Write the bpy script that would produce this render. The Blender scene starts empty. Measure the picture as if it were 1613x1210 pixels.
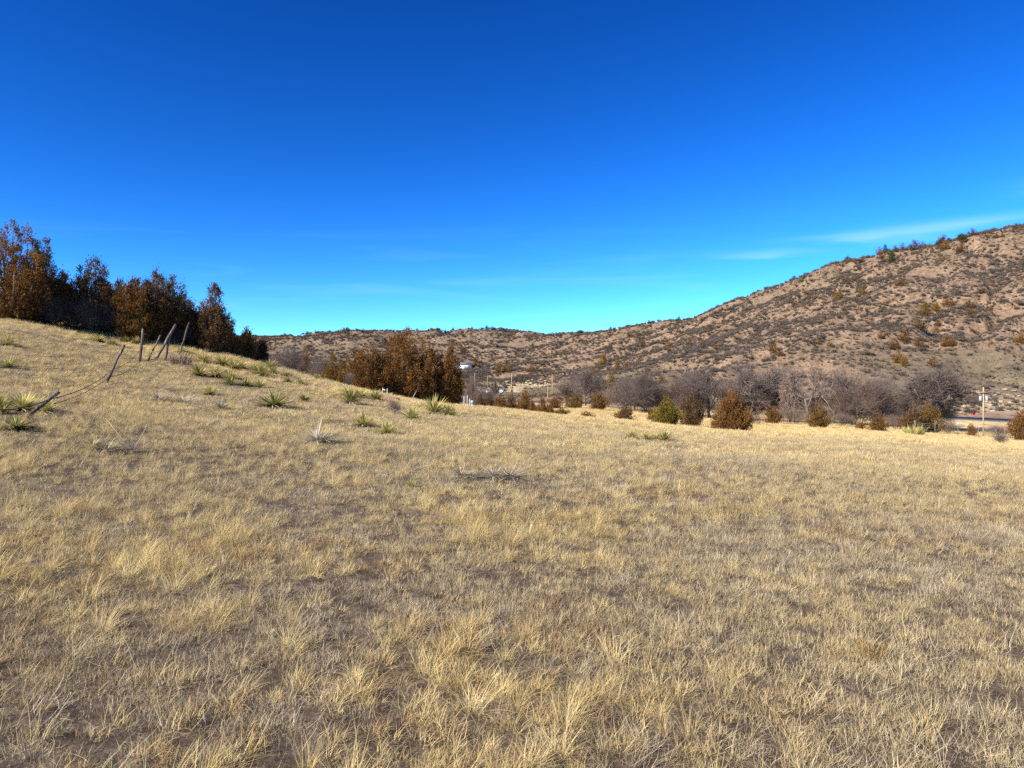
import bpy, math, random
import numpy as np
from mathutils import Vector

# ------------------------------------------------------------------ camera, sky, sun, exposure
sc = bpy.context.scene
COL = sc.collection
EYE = 1.6
F = 1152.0            # focal length in photo pixels (photo 1613 wide)
CX, HY = 806.5, 605.0 # optical axis column, eye-level row

cam_d = bpy.data.cameras.new('camera'); cam = bpy.data.objects.new('camera', cam_d); COL.objects.link(cam)
cam_d.sensor_width = 36.0; cam_d.lens = F / 1613.0 * 36.0
cam_d.clip_start = 0.05; cam_d.clip_end = 6000
cam.location = (0, 0, EYE); cam.rotation_euler = (math.radians(90), 0, 0)
sc.camera = cam

SUN_EL = math.radians(34)
SUN_DIR = Vector((-0.82, -0.57, 0)).normalized() * math.cos(SUN_EL) + Vector((0, 0, math.sin(SUN_EL)))  # towards the sun
world = bpy.data.worlds.new('World'); sc.world = world; world.use_nodes = True
nt = world.node_tree; nt.nodes.clear()
N = nt.nodes.new; L = nt.links.new
out = N('ShaderNodeOutputWorld'); bg = N('ShaderNodeBackground'); bg.inputs['Strength'].default_value = 0.10
sky = N('ShaderNodeTexSky'); sky.sky_type = 'NISHITA'; sky.sun_disc = False
sky.sun_elevation = SUN_EL; sky.sun_rotation = math.atan2(SUN_DIR.x, SUN_DIR.y)
sky.altitude = 2200; sky.air_density = 1.0; sky.dust_density = 0.2; sky.ozone_density = 3.0
gam = N('ShaderNodeGamma'); gam.inputs[1].default_value = 1.55
hsv = N('ShaderNodeHueSaturation'); hsv.inputs['Saturation'].default_value = 1.12; hsv.inputs['Value'].default_value = 0.62
hsv.inputs['Hue'].default_value = 0.497
# thin high cirrus streaks, a property of the sky itself (direction on the dome)
tc = N('ShaderNodeTexCoord'); sep = N('ShaderNodeSeparateXYZ'); L(tc.outputs['Generated'], sep.inputs[0])
mp = N('ShaderNodeMapping'); mp.inputs['Scale'].default_value = (2.2, 2.2, 26.0); mp.inputs['Rotation'].default_value = (0, math.radians(-5), 0)
L(tc.outputs['Generated'], mp.inputs[0])
cn = N('ShaderNodeTexNoise'); cn.inputs['Scale'].default_value = 1.6; cn.inputs['Detail'].default_value = 7; cn.inputs['Roughness'].default_value = 0.55
cn.inputs['Distortion'].default_value = 0.4
L(mp.outputs[0], cn.inputs['Vector'])
cr = N('ShaderNodeMapRange'); cr.inputs[1].default_value = 0.53; cr.inputs[2].default_value = 0.78; cr.inputs[3].default_value = 0; cr.inputs[4].default_value = 0.42
L(cn.outputs['Fac'], cr.inputs[0])
lo = N('ShaderNodeMapRange'); lo.inputs[1].default_value = 0.02; lo.inputs[2].default_value = 0.24; lo.inputs[3].default_value = 1.0; lo.inputs[4].default_value = 0.0
lo.interpolation_type = 'SMOOTHSTEP'
L(sep.outputs['Z'], lo.inputs[0])
cm = N('ShaderNodeMath'); cm.operation = 'MULTIPLY'; L(cr.outputs[0], cm.inputs[0]); L(lo.outputs[0], cm.inputs[1])
az = N('ShaderNodeMath'); az.operation = 'ARCTAN2'; L(sep.outputs['X'], az.inputs[0]); L(sep.outputs['Y'], az.inputs[1])
def mth(op, a, b=None):
    k = N('ShaderNodeMath'); k.operation = op
    for i_, v_ in enumerate((a, b)):
        if v_ is None: continue
        if isinstance(v_, (int, float)): k.inputs[i_].default_value = v_
        else: L(v_, k.inputs[i_])
    return k.outputs[0]
wisp = None
cn2 = N('ShaderNodeTexNoise'); cn2.inputs['Scale'].default_value = 5.0; cn2.inputs['Detail'].default_value = 6; mp2 = N('ShaderNodeMapping'); mp2.inputs['Scale'].default_value = (1, 1, 9); L(tc.outputs['Generated'], mp2.inputs[0]); L(mp2.outputs[0], cn2.inputs['Vector'])
for a0, e0, wa, we, am in ((.46, .180, .08, .0055, .5), (.55, .187, .09, .006, .34), (.335, .166, .06, .0035, .36), (.66, .215, .05, .008, .3)):
    da = mth('DIVIDE', mth('SUBTRACT', az.outputs[0], a0), wa); de = mth('DIVIDE', mth('SUBTRACT', mth('ADD', sep.outputs['Z'], mth('MULTIPLY', mth('SUBTRACT', cn2.outputs['Fac'], .5), .03)), e0), we)
    g_ = mth('EXPONENT', mth('MULTIPLY', mth('ADD', mth('MULTIPLY', da, da), mth('MULTIPLY', de, de)), -1.0))
    g_ = mth('MULTIPLY', mth('MULTIPLY', g_, am), mth('MULTIPLY', mth('POWER', cn2.outputs['Fac'], 2.0), 3.0)); wisp = g_ if wisp is None else mth('ADD', wisp, g_)
mixc = N('ShaderNodeMixRGB'); mixc.inputs['Color2'].default_value = (2.6, 4.6, 5.6, 1)
L(sky.outputs[0], gam.inputs[0]); L(gam.outputs[0], hsv.inputs['Color'])
sp = N('ShaderNodeSeparateColor'); cb = N('ShaderNodeCombineColor'); L(hsv.outputs[0], sp.inputs[0])   # deep winter blue: whole-sky colour grade
for ch, (k_, p_) in enumerate(((.31, 1.2), (.485, 1.14), (.71, 1.04))):
    pw = N('ShaderNodeMath'); pw.operation = 'POWER'; pw.inputs[1].default_value = p_; L(sp.outputs[ch], pw.inputs[0])
    mu = N('ShaderNodeMath'); mu.operation = 'MULTIPLY'; mu.inputs[1].default_value = k_; L(pw.outputs[0], mu.inputs[0]); L(mu.outputs[0], cb.inputs[ch])
L(cb.outputs[0], mixc.inputs['Color1']); L(mth('MINIMUM', mth('ADD', cm.outputs[0], wisp), .8), mixc.inputs['Fac'])
L(mixc.outputs[0], bg.inputs['Color']); L(bg.outputs[0], out.inputs['Surface'])

sun_d = bpy.data.lights.new('sun', 'SUN'); sun_d.energy = 5.0; sun_d.angle = math.radians(0.53); sun_d.color = (1.0, 0.92, 0.79)
sun = bpy.data.objects.new('sun', sun_d); COL.objects.link(sun)
sun.rotation_euler = SUN_DIR.to_track_quat('Z', 'Y').to_euler(); sun.location = (0, 0, 60)

vs = sc.view_settings; vs.view_transform = 'Standard'; vs.look = 'None'; vs.exposure = 1.0; vs.gamma = 1.0; vs.use_curve_mapping = False
sc.cycles.max_bounces = 2; sc.cycles.diffuse_bounces = 1; sc.cycles.transmission_bounces = 2; sc.cycles.transparent_max_bounces = 4
sc.cycles.use_denoising = False

rng = np.random.default_rng(7)
random.seed(7)

# ------------------------------------------------------------------ terrain: heights from measured profiles
def vnoise(x, y, seed=0):
    xi = np.floor(x).astype(np.int64); yi = np.floor(y).astype(np.int64)
    fx = x - xi; fy = y - yi
    fx = fx * fx * (3 - 2 * fx); fy = fy * fy * (3 - 2 * fy)
    def h(a, b):
        n = (a * 374761393 + b * 668265263 + seed * 1442695041) & 0x7fffffff
        n = ((n ^ (n >> 13)) * 1274126177) & 0x7fffffff
        n = n ^ (n >> 16)
        return (n & 0xffff) / 65535.0
    return (h(xi, yi) * (1 - fx) + h(xi + 1, yi) * fx) * (1 - fy) + (h(xi, yi + 1) * (1 - fx) + h(xi + 1, yi + 1) * fx) * fy
def fbm(x, y, oct=4, seed=0):
    x = np.asarray(x, float); y = np.asarray(y, float)
    s = 0; a = 0.5; t = 0
    for o in range(oct):
        s = s + a * vnoise(x * 2**o + 17.3 * o, y * 2**o - 9.1 * o, seed + o); t += a; a *= 0.5
    return s / t          # 0..1

# column (photo px) -> [(distance m, photo row)], rows turned into heights; 'z' entries are heights relative to the eye
PROF = {
 -300: [(6, 'z', -1.15), (12, 'z', -.3), (18, 'z', .6), (26, 'z', 2.2), (32, 'z', 3.4), (45, 'z', 4.8), (80, 'z', 7), (200, 'z', 14), (400, 'z', 26), (1000, 'z', 70), (1500, 'z', 80)],
 0: [(6, 862), (12, 656), (18, 590), (26, 532), (32, 505), (38, 500), (45, 500), (80, 'z', 6), (200, 'z', 10), (400, 'z', 20), (1000, 'z', 60), (1500, 'z', 70)],
 200: [(6, 872), (12, 681), (18, 622), (24, 595), (28, 573), (34, 543), (40, 522), (60, 'z', 3.4), (100, 'z', 4), (200, 'z', 6), (400, 'z', 14), (1000, 'z', 62), (1500, 'z', 66)],
 400: [(6, 880), (12, 701), (18, 646), (25, 612), (32, 585), (38, 570), (45, 568), (60, 'z', 1.0), (100, 'z', -.5), (200, 'z', 0), (400, 'z', 8), (700, 'z', 28), (1000, 532), (1500, 'z', 60)],
 560: [(6, 884), (12, 713), (18, 665), (25, 638), (32, 621), (40, 611), (50, 'z', -.5), (70, 'z', -1.5), (100, 'z', -3), (200, 'z', -3), (400, 'z', 3), (600, 'z', 14), (950, 524), (1500, 'z', 60)],
 700: [(6, 890), (12, 722), (18, 680), (25, 656), (32, 643), (40, 637), (48, 638), (60, 'z', -2.3), (80, 'z', -3.6), (120, 'z', -4.6), (200, 'z', -4.5), (300, 'z', -3.5), (400, 604), (500, 592), (650, 571), (800, 540), (900, 519), (1500, 'z', 60)],
 800: [(6, 893), (12, 728), (18, 685), (25, 663), (32, 652), (40, 646), (47, 646), (60, 'z', -2.7), (80, 'z', -3.8), (110, 'z', -4.2), (160, 'z', -4.7), (230, 'z', -4.6), (300, 619), (380, 605), (480, 588), (650, 565), (800, 537), (900, 516), (1500, 'z', 60)],
 900: [(6, 897), (12, 733), (18, 692), (25, 672), (32, 663), (40, 657), (46, 656), (58, 'z', -2.9), (75, 'z', -3.9), (95, 655), (115, 645), (150, 639), (200, 633), (260, 621), (330, 605), (420, 588), (520, 570), (650, 550), (800, 525), (1500, 'z', 50)],
 1000: [(6, 900), (12, 738), (18, 698), (25, 680), (32, 671), (40, 666), (50, 664), (62, 'z', -3.4), (80, 664), (100, 656), (115, 651), (140, 646), (180, 639), (220, 625), (280, 600), (340, 585), (420, 565), (550, 540), (700, 514), (1500, 'z', 50)],
 1150: [(6, 908), (12, 745), (18, 707), (25, 691), (32, 684), (40, 680), (46, 679), (60, 678), (75, 674), (90, 669), (105, 666), (130, 660), (165, 652), (190, 640), (215, 612), (250, 578), (285, 560), (315, 556), (350, 541), (450, 510), (570, 479), (800, 'z', 55), (1500, 'z', 50)],
 1350: [(6, 922), (12, 753), (18, 715), (25, 699), (32, 693), (40, 689), (55, 684), (75, 680), (95, 676), (115, 672), (140, 668), (163, 661), (185, 645), (212, 607), (250, 562), (300, 508), (340, 483), (365, 472), (430, 430), (500, 405), (650, 'z', 90), (1500, 'z', 70)],
 1613: [(6, 945), (12, 772), (18, 736), (25, 719), (32, 711), (40, 707), (55, 703), (75, 699), (95, 695), (115, 691), (132, 682), (150, 671), (168, 664), (185, 652), (205, 627), (250, 565), (300, 492), (350, 428), (400, 378), (440, 357), (550, 'z', 100), (1500, 'z', 80)],
 2000: [(6, 'z', -1.85), (12, 'z', -2.05), (18, 'z', -2.4), (32, 'z', -3.5), (55, 'z', -5.6), (95, 'z', -8.6), (150, 'z', -9.5), (185, 'z', -8), (250, 'z', 14), (350, 'z', 62), (420, 'z', 100), (550, 'z', 112), (1500, 'z', 80)],
 2600: [(6, 'z', -2.1), (12, 'z', -2.5), (18, 'z', -3.0), (32, 'z', -4.2), (55, 'z', -6.4), (95, 'z', -9.2), (150, 'z', -9), (200, 'z', -4), (250, 'z', 12), (350, 'z', 55), (420, 'z', 90), (550, 'z', 112), (1500, 'z', 80)],
}
def pchip(x, y, q):
    h = np.diff(x); d = np.diff(y) / h
    m = np.zeros(len(x)); m[0] = d[0]; m[-1] = d[-1]
    for k in range(1, len(x) - 1):
        if d[k - 1] * d[k] > 0:
            w1 = 2 * h[k] + h[k - 1]; w2 = h[k] + 2 * h[k - 1]
            m[k] = (w1 + w2) / (w1 / d[k - 1] + w2 / d[k])
    i = np.clip(np.searchsorted(x, q) - 1, 0, len(x) - 2)
    t = (q - x[i]) / h[i]; t = np.clip(t, 0, 1)
    return ((1 + 2 * t) * (1 - t)**2) * y[i] + t * (1 - t)**2 * h[i] * m[i] + t * t * (3 - 2 * t) * y[i + 1] + t * t * (t - 1) * h[i] * m[i + 1]
LV = np.linspace(math.log(5.0), math.log(1500.0), 420)
cols = sorted(PROF); UC = np.array([(c - CX) / F for c in cols])
TAB = np.zeros((len(cols), len(LV)))
for i, c in enumerate(cols):
    Y = np.array([p[0] for p in PROF[c]], float)
    Z = np.array([p[2] if p[1] == 'z' else (HY - p[1]) / F * p[0] for p in PROF[c]], float)
    TAB[i] = pchip(np.log(Y), Z, LV)
UG = np.linspace(UC[0], UC[-1], 300)
TG = np.stack([pchip(UC, TAB[:, j], UG) for j in range(len(LV))], 1)

ROAD = np.array([(165, 60), (132, 108), (113, 141), (103, 157), (90, 175), (62, 192), (30, 203), (-5, 216), (-50, 236)], float)  # centre line
def road_dist(x, y):
    best = np.full(np.shape(x), 1e9)
    for (ax, ay), (bx, by) in zip(ROAD[:-1], ROAD[1:]):
        dx, dy = bx - ax, by - ay
        t = np.clip(((x - ax) * dx + (y - ay) * dy) / (dx * dx + dy * dy), 0, 1)
        best = np.minimum(best, np.hypot(x - ax - t * dx, y - ay - t * dy))
    return best
def sstep(a, b, x):
    t = np.clip((x - a) / (b - a), 0, 1); return t * t * (3 - 2 * t)
def zbase(x, y):
    yy = np.maximum(y, 5.0)
    u = np.clip(x / yy, UG[0], UG[-1]); v = np.log(np.clip(yy, 5.0, 1500.0))
    fu = (u - UG[0]) / (UG[1] - UG[0]); fv = (v - LV[0]) / (LV[1] - LV[0])
    iu = np.clip(fu.astype(int), 0, len(UG) - 2); iv = np.clip(fv.astype(int), 0, len(LV) - 2)
    fu = fu - iu; fv = fv - iv
    t = (TG[iu, iv] * (1 - fu) + TG[iu + 1, iv] * fu) * (1 - fv) + (TG[iu, iv + 1] * (1 - fu) + TG[iu + 1, iv + 1] * fu) * fv
    pl = -1.6 + 0.012 * np.clip(y, -60, 60) - 0.045 * np.clip(x, -60, 60)
    w = sstep(5.5, 12.0, y)
    return pl * (1 - w) + t * w
def zfun(x, y):
    """ground height in world metres"""
    x = np.asarray(x, float); y = np.asarray(y, float)
    r = np.hypot(x, y)
    z = zbase(x, y)
    z = z + 0.10 * (fbm(x / 2.2, y / 2.2, 3, 3) - .5) * sstep(1, 4, r) + 0.22 * (fbm(x / 9, y / 9, 3, 5) - .5) * sstep(6, 14, r)
    hill = sstep(190, 260, r)
    z = z + hill * (-4.5 * sstep(.72, 1, 1 - np.abs(2 * fbm((x + .5 * y) / 48, (y - .5 * x) / 30, 3, 121) - 1)) + 5.0 * (fbm(x / 60, y / 60, 4, 11) - .5) + 1.6 * (fbm(x / 14, y / 14, 3, 13) - .5))
    rd = road_dist(x, y)
    w = 1 - sstep(14.5, 23.0, rd)
    zr = -8.35 + 0.026 * np.clip(118 - x, -60, 130)
    z = z * (1 - w) + zr * w
    return z + EYE
def z1(x, y): return float(zfun(np.array([x]), np.array([y]))[0])
def at(px, py, Y): return ((px - CX) / F * Y, Y, (HY - py) / F * Y + EYE)
def hit(px, py, y0=3.0, y1=1200.0):
    """where the sight line through a photo pixel first meets the ground"""
    Y = np.exp(np.linspace(math.log(y0), math.log(y1), 2500))
    X = (px - CX) / F * Y; Zr = (HY - py) / F * Y + EYE
    d = Zr - zfun(X, Y)
    k = np.argmax(d <= 0)
    if not (d <= 0).any(): k = int(np.argmin(d))
    return float(X[k]), float(Y[k]), float(zfun(X[k:k+1], Y[k:k+1])[0])
def onground(px, Y):
    x = (px - CX) / F * Y; return x, Y, z1(x, Y)

# ------------------------------------------------------------------ materials
def rgb(c): return (c[0], c[1], c[2], 1)
def ramp(nt, stops):
    r = nt.nodes.new('ShaderNodeValToRGB'); e = r.color_ramp.elements
    while len(e) > 1: e.remove(e[-1])
    e[0].position = stops[0][0]; e[0].color = rgb(stops[0][1])
    for p, c in stops[1:]:
        k = e.new(p); k.color = rgb(c)
    return r
def mat_base(name):
    m = bpy.data.materials.new(name); m.use_nodes = True; m.node_tree.nodes.clear()
    o = m.node_tree.nodes.new('ShaderNodeOutputMaterial'); return m, m.node_tree, o
def mat_noise(name, stops, scale=4.0, rough=0.85, bump=0.0, bscale=None, coord='Object', stretch=(1, 1, 1), detail=6, spec=0.2):
    m, t, o = mat_base(name)
    b = t.nodes.new('ShaderNodeBsdfPrincipled'); b.inputs['Roughness'].default_value = rough; b.inputs['Specular IOR Level'].default_value = spec
    tc = t.nodes.new('ShaderNodeTexCoord'); mp = t.nodes.new('ShaderNodeMapping'); mp.inputs['Scale'].default_value = stretch
    n = t.nodes.new('ShaderNodeTexNoise'); n.inputs['Scale'].default_value = scale; n.inputs['Detail'].default_value = detail; n.inputs['Roughness'].default_value = 0.62
    t.links.new(tc.outputs[coord], mp.inputs[0]); t.links.new(mp.outputs[0], n.inputs['Vector'])
    r = ramp(t, stops); t.links.new(n.outputs['Fac'], r.inputs[0]); t.links.new(r.outputs[0], b.inputs['Base Color'])
    if bump:
        n2 = t.nodes.new('ShaderNodeTexNoise'); n2.inputs['Scale'].default_value = bscale or scale * 3; n2.inputs['Detail'].default_value = 5
        t.links.new(mp.outputs[0], n2.inputs['Vector'])
        bp = t.nodes.new('ShaderNodeBump'); bp.inputs['Strength'].default_value = bump; bp.inputs['Distance'].default_value = 0.05
        t.links.new(n2.outputs['Fac'], bp.inputs['Height']); t.links.new(bp.outputs[0], b.inputs['Normal'])
    t.links.new(b.outputs[0], o.inputs['Surface'])
    return m
def mat_leaf(name, stops, patch=0.5, patch_col=None, transl=0.25, pscale=0.35, rnd=0.5):
    """thin foliage: per-plant random + per-leaf tint pick the colour, world-space patches shift it"""
    m, t, o = mat_base(name); n = t.nodes.new; l = t.links.new
    oi = n('ShaderNodeObjectInfo'); at_ = n('ShaderNodeAttribute'); at_.attribute_name = 'tint'
    mx = n('ShaderNodeMath'); mx.operation = 'MULTIPLY_ADD'; mx.inputs[1].default_value = rnd
    ml = n('ShaderNodeMath'); ml.operation = 'MULTIPLY'; ml.inputs[1].default_value = 1 - rnd
    l(at_.outputs['Fac'], ml.inputs[0]); l(oi.outputs['Random'], mx.inputs[0]); l(ml.outputs[0], mx.inputs[2])
    r = ramp(t, stops); l(mx.outputs[0], r.inputs[0]); col = r.outputs[0]
    if patch_col:
        g = n('ShaderNodeNewGeometry'); ns = n('ShaderNodeTexNoise'); ns.inputs['Scale'].default_value = pscale; ns.inputs['Detail'].default_value = 4
        l(g.outputs['Position'], ns.inputs['Vector'])
        mr = n('ShaderNodeMapRange'); mr.inputs[1].default_value = 0.42; mr.inputs[2].default_value = 0.62; mr.inputs[4].default_value = patch
        l(ns.outputs['Fac'], mr.inputs[0])
        mc = n('ShaderNodeMixRGB'); mc.inputs['Color2'].default_value = rgb(patch_col)
        l(mr.outputs[0], mc.inputs['Fac']); l(col, mc.inputs['Color1']); col = mc.outputs[0]
    d = n('ShaderNodeBsdfDiffuse'); l(col, d.inputs['Color'])
    if transl > 0:
        tr = n('ShaderNodeBsdfTranslucent'); l(col, tr.inputs['Color'])
        ms = n('ShaderNodeMixShader'); ms.inputs[0].default_value = transl
        l(d.outputs[0], ms.inputs[1]); l(tr.outputs[0], ms.inputs[2]); l(ms.outputs[0], o.inputs['Surface'])
    else: l(d.outputs[0], o.inputs['Surface'])
    return m

M = {}
M['grass_gold'] = mat_leaf('golden dry grass', [(0, (.33, .20, .08)), (.3, (.63, .46, .19)), (.7, (.82, .65, .30)), (1, (.90, .78, .46))], .55, (.60, .47, .265), .35, .28)
M['grass_grey'] = mat_leaf('grey short grass', [(0, (.22, .16, .095)), (.4, (.47, .37, .22)), (.75, (.70, .58, .36)), (1, (.86, .76, .53))], .6, (.66, .51, .22), .3, .22)
M['grass_rust'] = mat_leaf('rust grass', [(0, (.22, .12, .055)), (.5, (.37, .23, .105)), (1, (.54, .38, .18))], 0, None, .25)
M['litter'] = mat_leaf('grass litter', [(0, (.10, .074, .05)), (.5, (.27, .21, .14)), (1, (.60, .52, .38))], 0, None, .1)
M['juniper_rust'] = mat_leaf('rusty juniper foliage', [(0, (.06, .030, .012)), (.45, (.17, .083, .028)), (.8, (.27, .13, .042)), (1, (.36, .165, .05))], .5, (.17, .105, .032), .2, .9, .25)
M['juniper_olive'] = mat_leaf('olive juniper foliage', [(0, (.06, .04, .012)), (.45, (.155, .10, .026)), (.8, (.235, .15, .038)), (1, (.30, .19, .05))], .6, (.20, .10, .03), .2, .9, .25)
M['juniper_yellow'] = mat_leaf('yellow olive juniper foliage', [(0, (.07, .055, .012)), (.45, (.19, .145, .03)), (.8, (.29, .22, .045)), (1, (.36, .27, .06))], .4, (.22, .14, .035), .2, .9, .25)
M['juniper_green'] = mat_leaf('dark green juniper foliage', [(0, (.022, .03, .012)), (.5, (.05, .062, .022)), (1, (.10, .105, .035))], 0, None, .1)
M['juniper_dark'] = mat_leaf('dark juniper foliage', [(0, (.05, .028, .014)), (.5, (.125, .070, .032)), (1, (.21, .115, .055))], .4, (.10, .072, .036), .18, .9, .25)
M['twig_grey'] = mat_leaf('bare grey twigs', [(0, (.085, .066, .057)), (.5, (.155, .122, .105)), (1, (.26, .21, .18))], 0, None, 0)
M['twig_shaded'] = mat_leaf('bare twigs in painted shade', [(0, (.035, .028, .027)), (.5, (.07, .056, .052)), (1, (.13, .105, .095))], 0, None, 0)  # shade under the left junipers, put into a darker twig colour
M['twig_brown'] = mat_leaf('bare brown twigs', [(0, (.10, .07, .055)), (.5, (.18, .13, .102)), (1, (.28, .205, .16))], 0, None, 0)
M['shrub_grey'] = mat_leaf('hill shrub twigs', [(0, (.07, .058, .05)), (.4, (.115, .094, .08)), (.8, (.16, .13, .105)), (1, (.165, .105, .06))], .5, (.135, .10, .062), 0, .03, .6)
M['bark'] = mat_noise('grey bark', [(.3, (.07, .05, .04)), (.7, (.20, .16, .13))], 9, .9, .6, stretch=(1, 1, .25))
M['bark_pale'] = mat_noise('pale bark', [(.3, (.24, .19, .15)), (.7, (.48, .41, .34))], 6, .9, .4, stretch=(1, 1, .3))
M['yucca'] = mat_leaf('yucca leaf', [(0, (.11, .12, .035)), (.4, (.24, .235, .07)), (.75, (.44, .40, .13)), (1, (.62, .54, .23))], 0, None, .12, rnd=.25)
M['yucca_yellow'] = mat_leaf('yellowing yucca leaf', [(0, (.20, .19, .055)), (.5, (.46, .40, .13)), (1, (.64, .55, .23))], 0, None, .15, rnd=.25)
M['yucca_dry'] = mat_leaf('dead yucca leaf', [(0, (.24, .18, .10)), (.5, (.43, .35, .21)), (1, (.60, .53, .36))], 0, None, .1, rnd=.2)
M['yucca_dead'] = mat_leaf('weathered grey yucca leaf', [(0, (.18, .15, .105)), (.5, (.40, .345, .25)), (1, (.64, .57, .44))], 0, None, .05, rnd=.2)
M['post'] = mat_noise('weathered fence wood', [(.3, (.05, .04, .033)), (.52, (.155, .125, .10)), (.74, (.36, .31, .255))], 14, .9, .9, 40, stretch=(1, 1, .09))
M['pole'] = mat_noise('utility pole wood', [(.3, (.34, .25, .14)), (.7, (.50, .39, .23))], 5, .85, .3, stretch=(1, 1, .08))
M['wire'] = mat_noise('rusty wire', [(.3, (.035, .022, .016)), (.7, (.10, .06, .04))], 30, .7)
M['metal_grey'] = mat_noise('galvanised metal', [(.3, (.28, .30, .32)), (.7, (.42, .44, .47))], 12, .5, spec=.5)
M['post_steel'] = mat_noise('steel fence post paint', [(.3, (.16, .17, .16)), (.7, (.30, .31, .29))], 12, .6)
M['white_paint'] = mat_noise('white paint', [(.3, (.70, .70, .68)), (.7, (.82, .82, .80))], 6, .6)
M['white_wall'] = mat_noise('white house wall', [(.3, (.66, .65, .61)), (.7, (.80, .79, .75))], 1.2, .8)
M['roof_grey'] = mat_noise('grey roof', [(.3, (.09, .09, .10)), (.7, (.17, .165, .17))], 3, .8)
M['glass'] = mat_noise('window glass', [(.3, (.03, .04, .05)), (.7, (.08, .10, .12))], 2, .12, spec=.6)
M['red_paint'] = mat_noise('red paint', [(.3, (.42, .03, .025)), (.7, (.55, .06, .05))], 6, .5)
M['tan_wall'] = mat_noise('tan boards', [(.3, (.42, .31, .17)), (.7, (.55, .43, .26))], 3, .8, .3)
M['rock_pale'] = mat_noise('pale limestone', [(.3, (.25, .18, .11)), (.55, (.40, .31, .20)), (.75, (.56, .47, .33))], 1.6, .9, .8, 6)
M['rock_red'] = mat_noise('red sandstone', [(.28, (.15, .068, .047)), (.5, (.27, .13, .09)), (.75, (.42, .26, .18))], .9, .9, .9, 4, stretch=(1, 1, 2.2))
M['asphalt'] = mat_noise('old asphalt', [(.3, (.070, .073, .075)), (.7, (.115, .118, .12))], .8, .85, .3, 60)
M['road_line'] = mat_noise('road paint', [(.3, (.55, .52, .40)), (.7, (.72, .70, .60))], 2, .7)
M['shoulder'] = mat_noise('gravel shoulder', [(.3, (.34, .27, .20)), (.7, (.52, .44, .34))], 3, .95, .5, 30)
M['goldweed'] = mat_leaf('golden weed', [(0, (.26, .16, .05)), (.5, (.42, .28, .09)), (1, (.54, .40, .16))], 0, None, .2)

def ground_material():
    m, t, o = mat_base('dry ground'); n = t.nodes.new; l = t.links.new
    b = n('ShaderNodeBsdfPrincipled'); b.inputs['Roughness'].default_value = .95; b.inputs['Specular IOR Level'].default_value = .1
    g = n('ShaderNodeNewGeometry')
    def noise(s, d=5):
        k = n('ShaderNodeTexNoise'); k.inputs['Scale'].default_value = s; k.inputs['Detail'].default_value = d; k.inputs['Roughness'].default_value = .74 if s < .6 else .6
        l(g.outputs['Position'], k.inputs['Vector']); return k.outputs['Fac']
    def mix(f, a, b_):
        k = n('ShaderNodeMixRGB'); l(f, k.inputs['Fac']); l(a, k.inputs['Color1']); l(b_, k.inputs['Color2']); return k.outputs[0]
    def attr(nm):
        k = n('ShaderNodeAttribute'); k.attribute_name = nm; return k.outputs['Fac']
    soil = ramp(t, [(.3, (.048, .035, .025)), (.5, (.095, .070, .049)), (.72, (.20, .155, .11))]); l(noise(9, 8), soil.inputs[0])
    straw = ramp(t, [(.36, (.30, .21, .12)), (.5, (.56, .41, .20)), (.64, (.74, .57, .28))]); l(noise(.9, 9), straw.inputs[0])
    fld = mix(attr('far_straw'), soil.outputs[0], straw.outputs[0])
    pink = ramp(t, [(.3, (.082, .054, .036)), (.44, (.180, .120, .077)), (.58, (.29, .197, .128)), (.74, (.45, .33, .225))]); l(noise(.35, 12), pink.inputs[0])
    olive = ramp(t, [(.3, (.09, .072, .043)), (.5, (.155, .125, .077)), (.72, (.25, .21, .14))]); l(noise(.5, 12), olive.inputs[0])
    hillc = mix(attr('olive'), pink.outputs[0], olive.outputs[0])
    pale = ramp(t, [(.35, (.24, .17, .105)), (.5, (.36, .27, .17)), (.65, (.50, .41, .28))]); l(noise(.5, 9), pale.inputs[0])
    hillc = mix(attr('pale'), hillc, pale.outputs[0])
    col = mix(attr('hill'), fld, hillc)
    red = ramp(t, [(.35, (.33, .16, .10)), (.65, (.48, .27, .18))]); l(noise(2.5, 6), red.inputs[0])
    col = mix(attr('redsoil'), col, red.outputs[0])
    l(col, b.inputs['Base Color'])
    bp = n('ShaderNodeBump'); bp.inputs['Strength'].default_value = .7; bp.inputs['Distance'].default_value = .05
    l(noise(14, 8), bp.inputs['Height'])
    bp2 = n('ShaderNodeBump'); bp2.inputs['Strength'].default_value = .8; bp2.inputs['Distance'].default_value = .7
    mm = n('ShaderNodeMath'); mm.operation = 'MULTIPLY'; l(noise(.45, 8), mm.inputs[0]); l(attr('hill'), mm.inputs[1])
    l(mm.outputs[0], bp2.inputs['Height']); l(bp.outputs[0], bp2.inputs['Normal']); l(bp2.outputs[0], b.inputs['Normal'])
    l(b.outputs[0], o.inputs['Surface']); return m
M['ground'] = ground_material()

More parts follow.
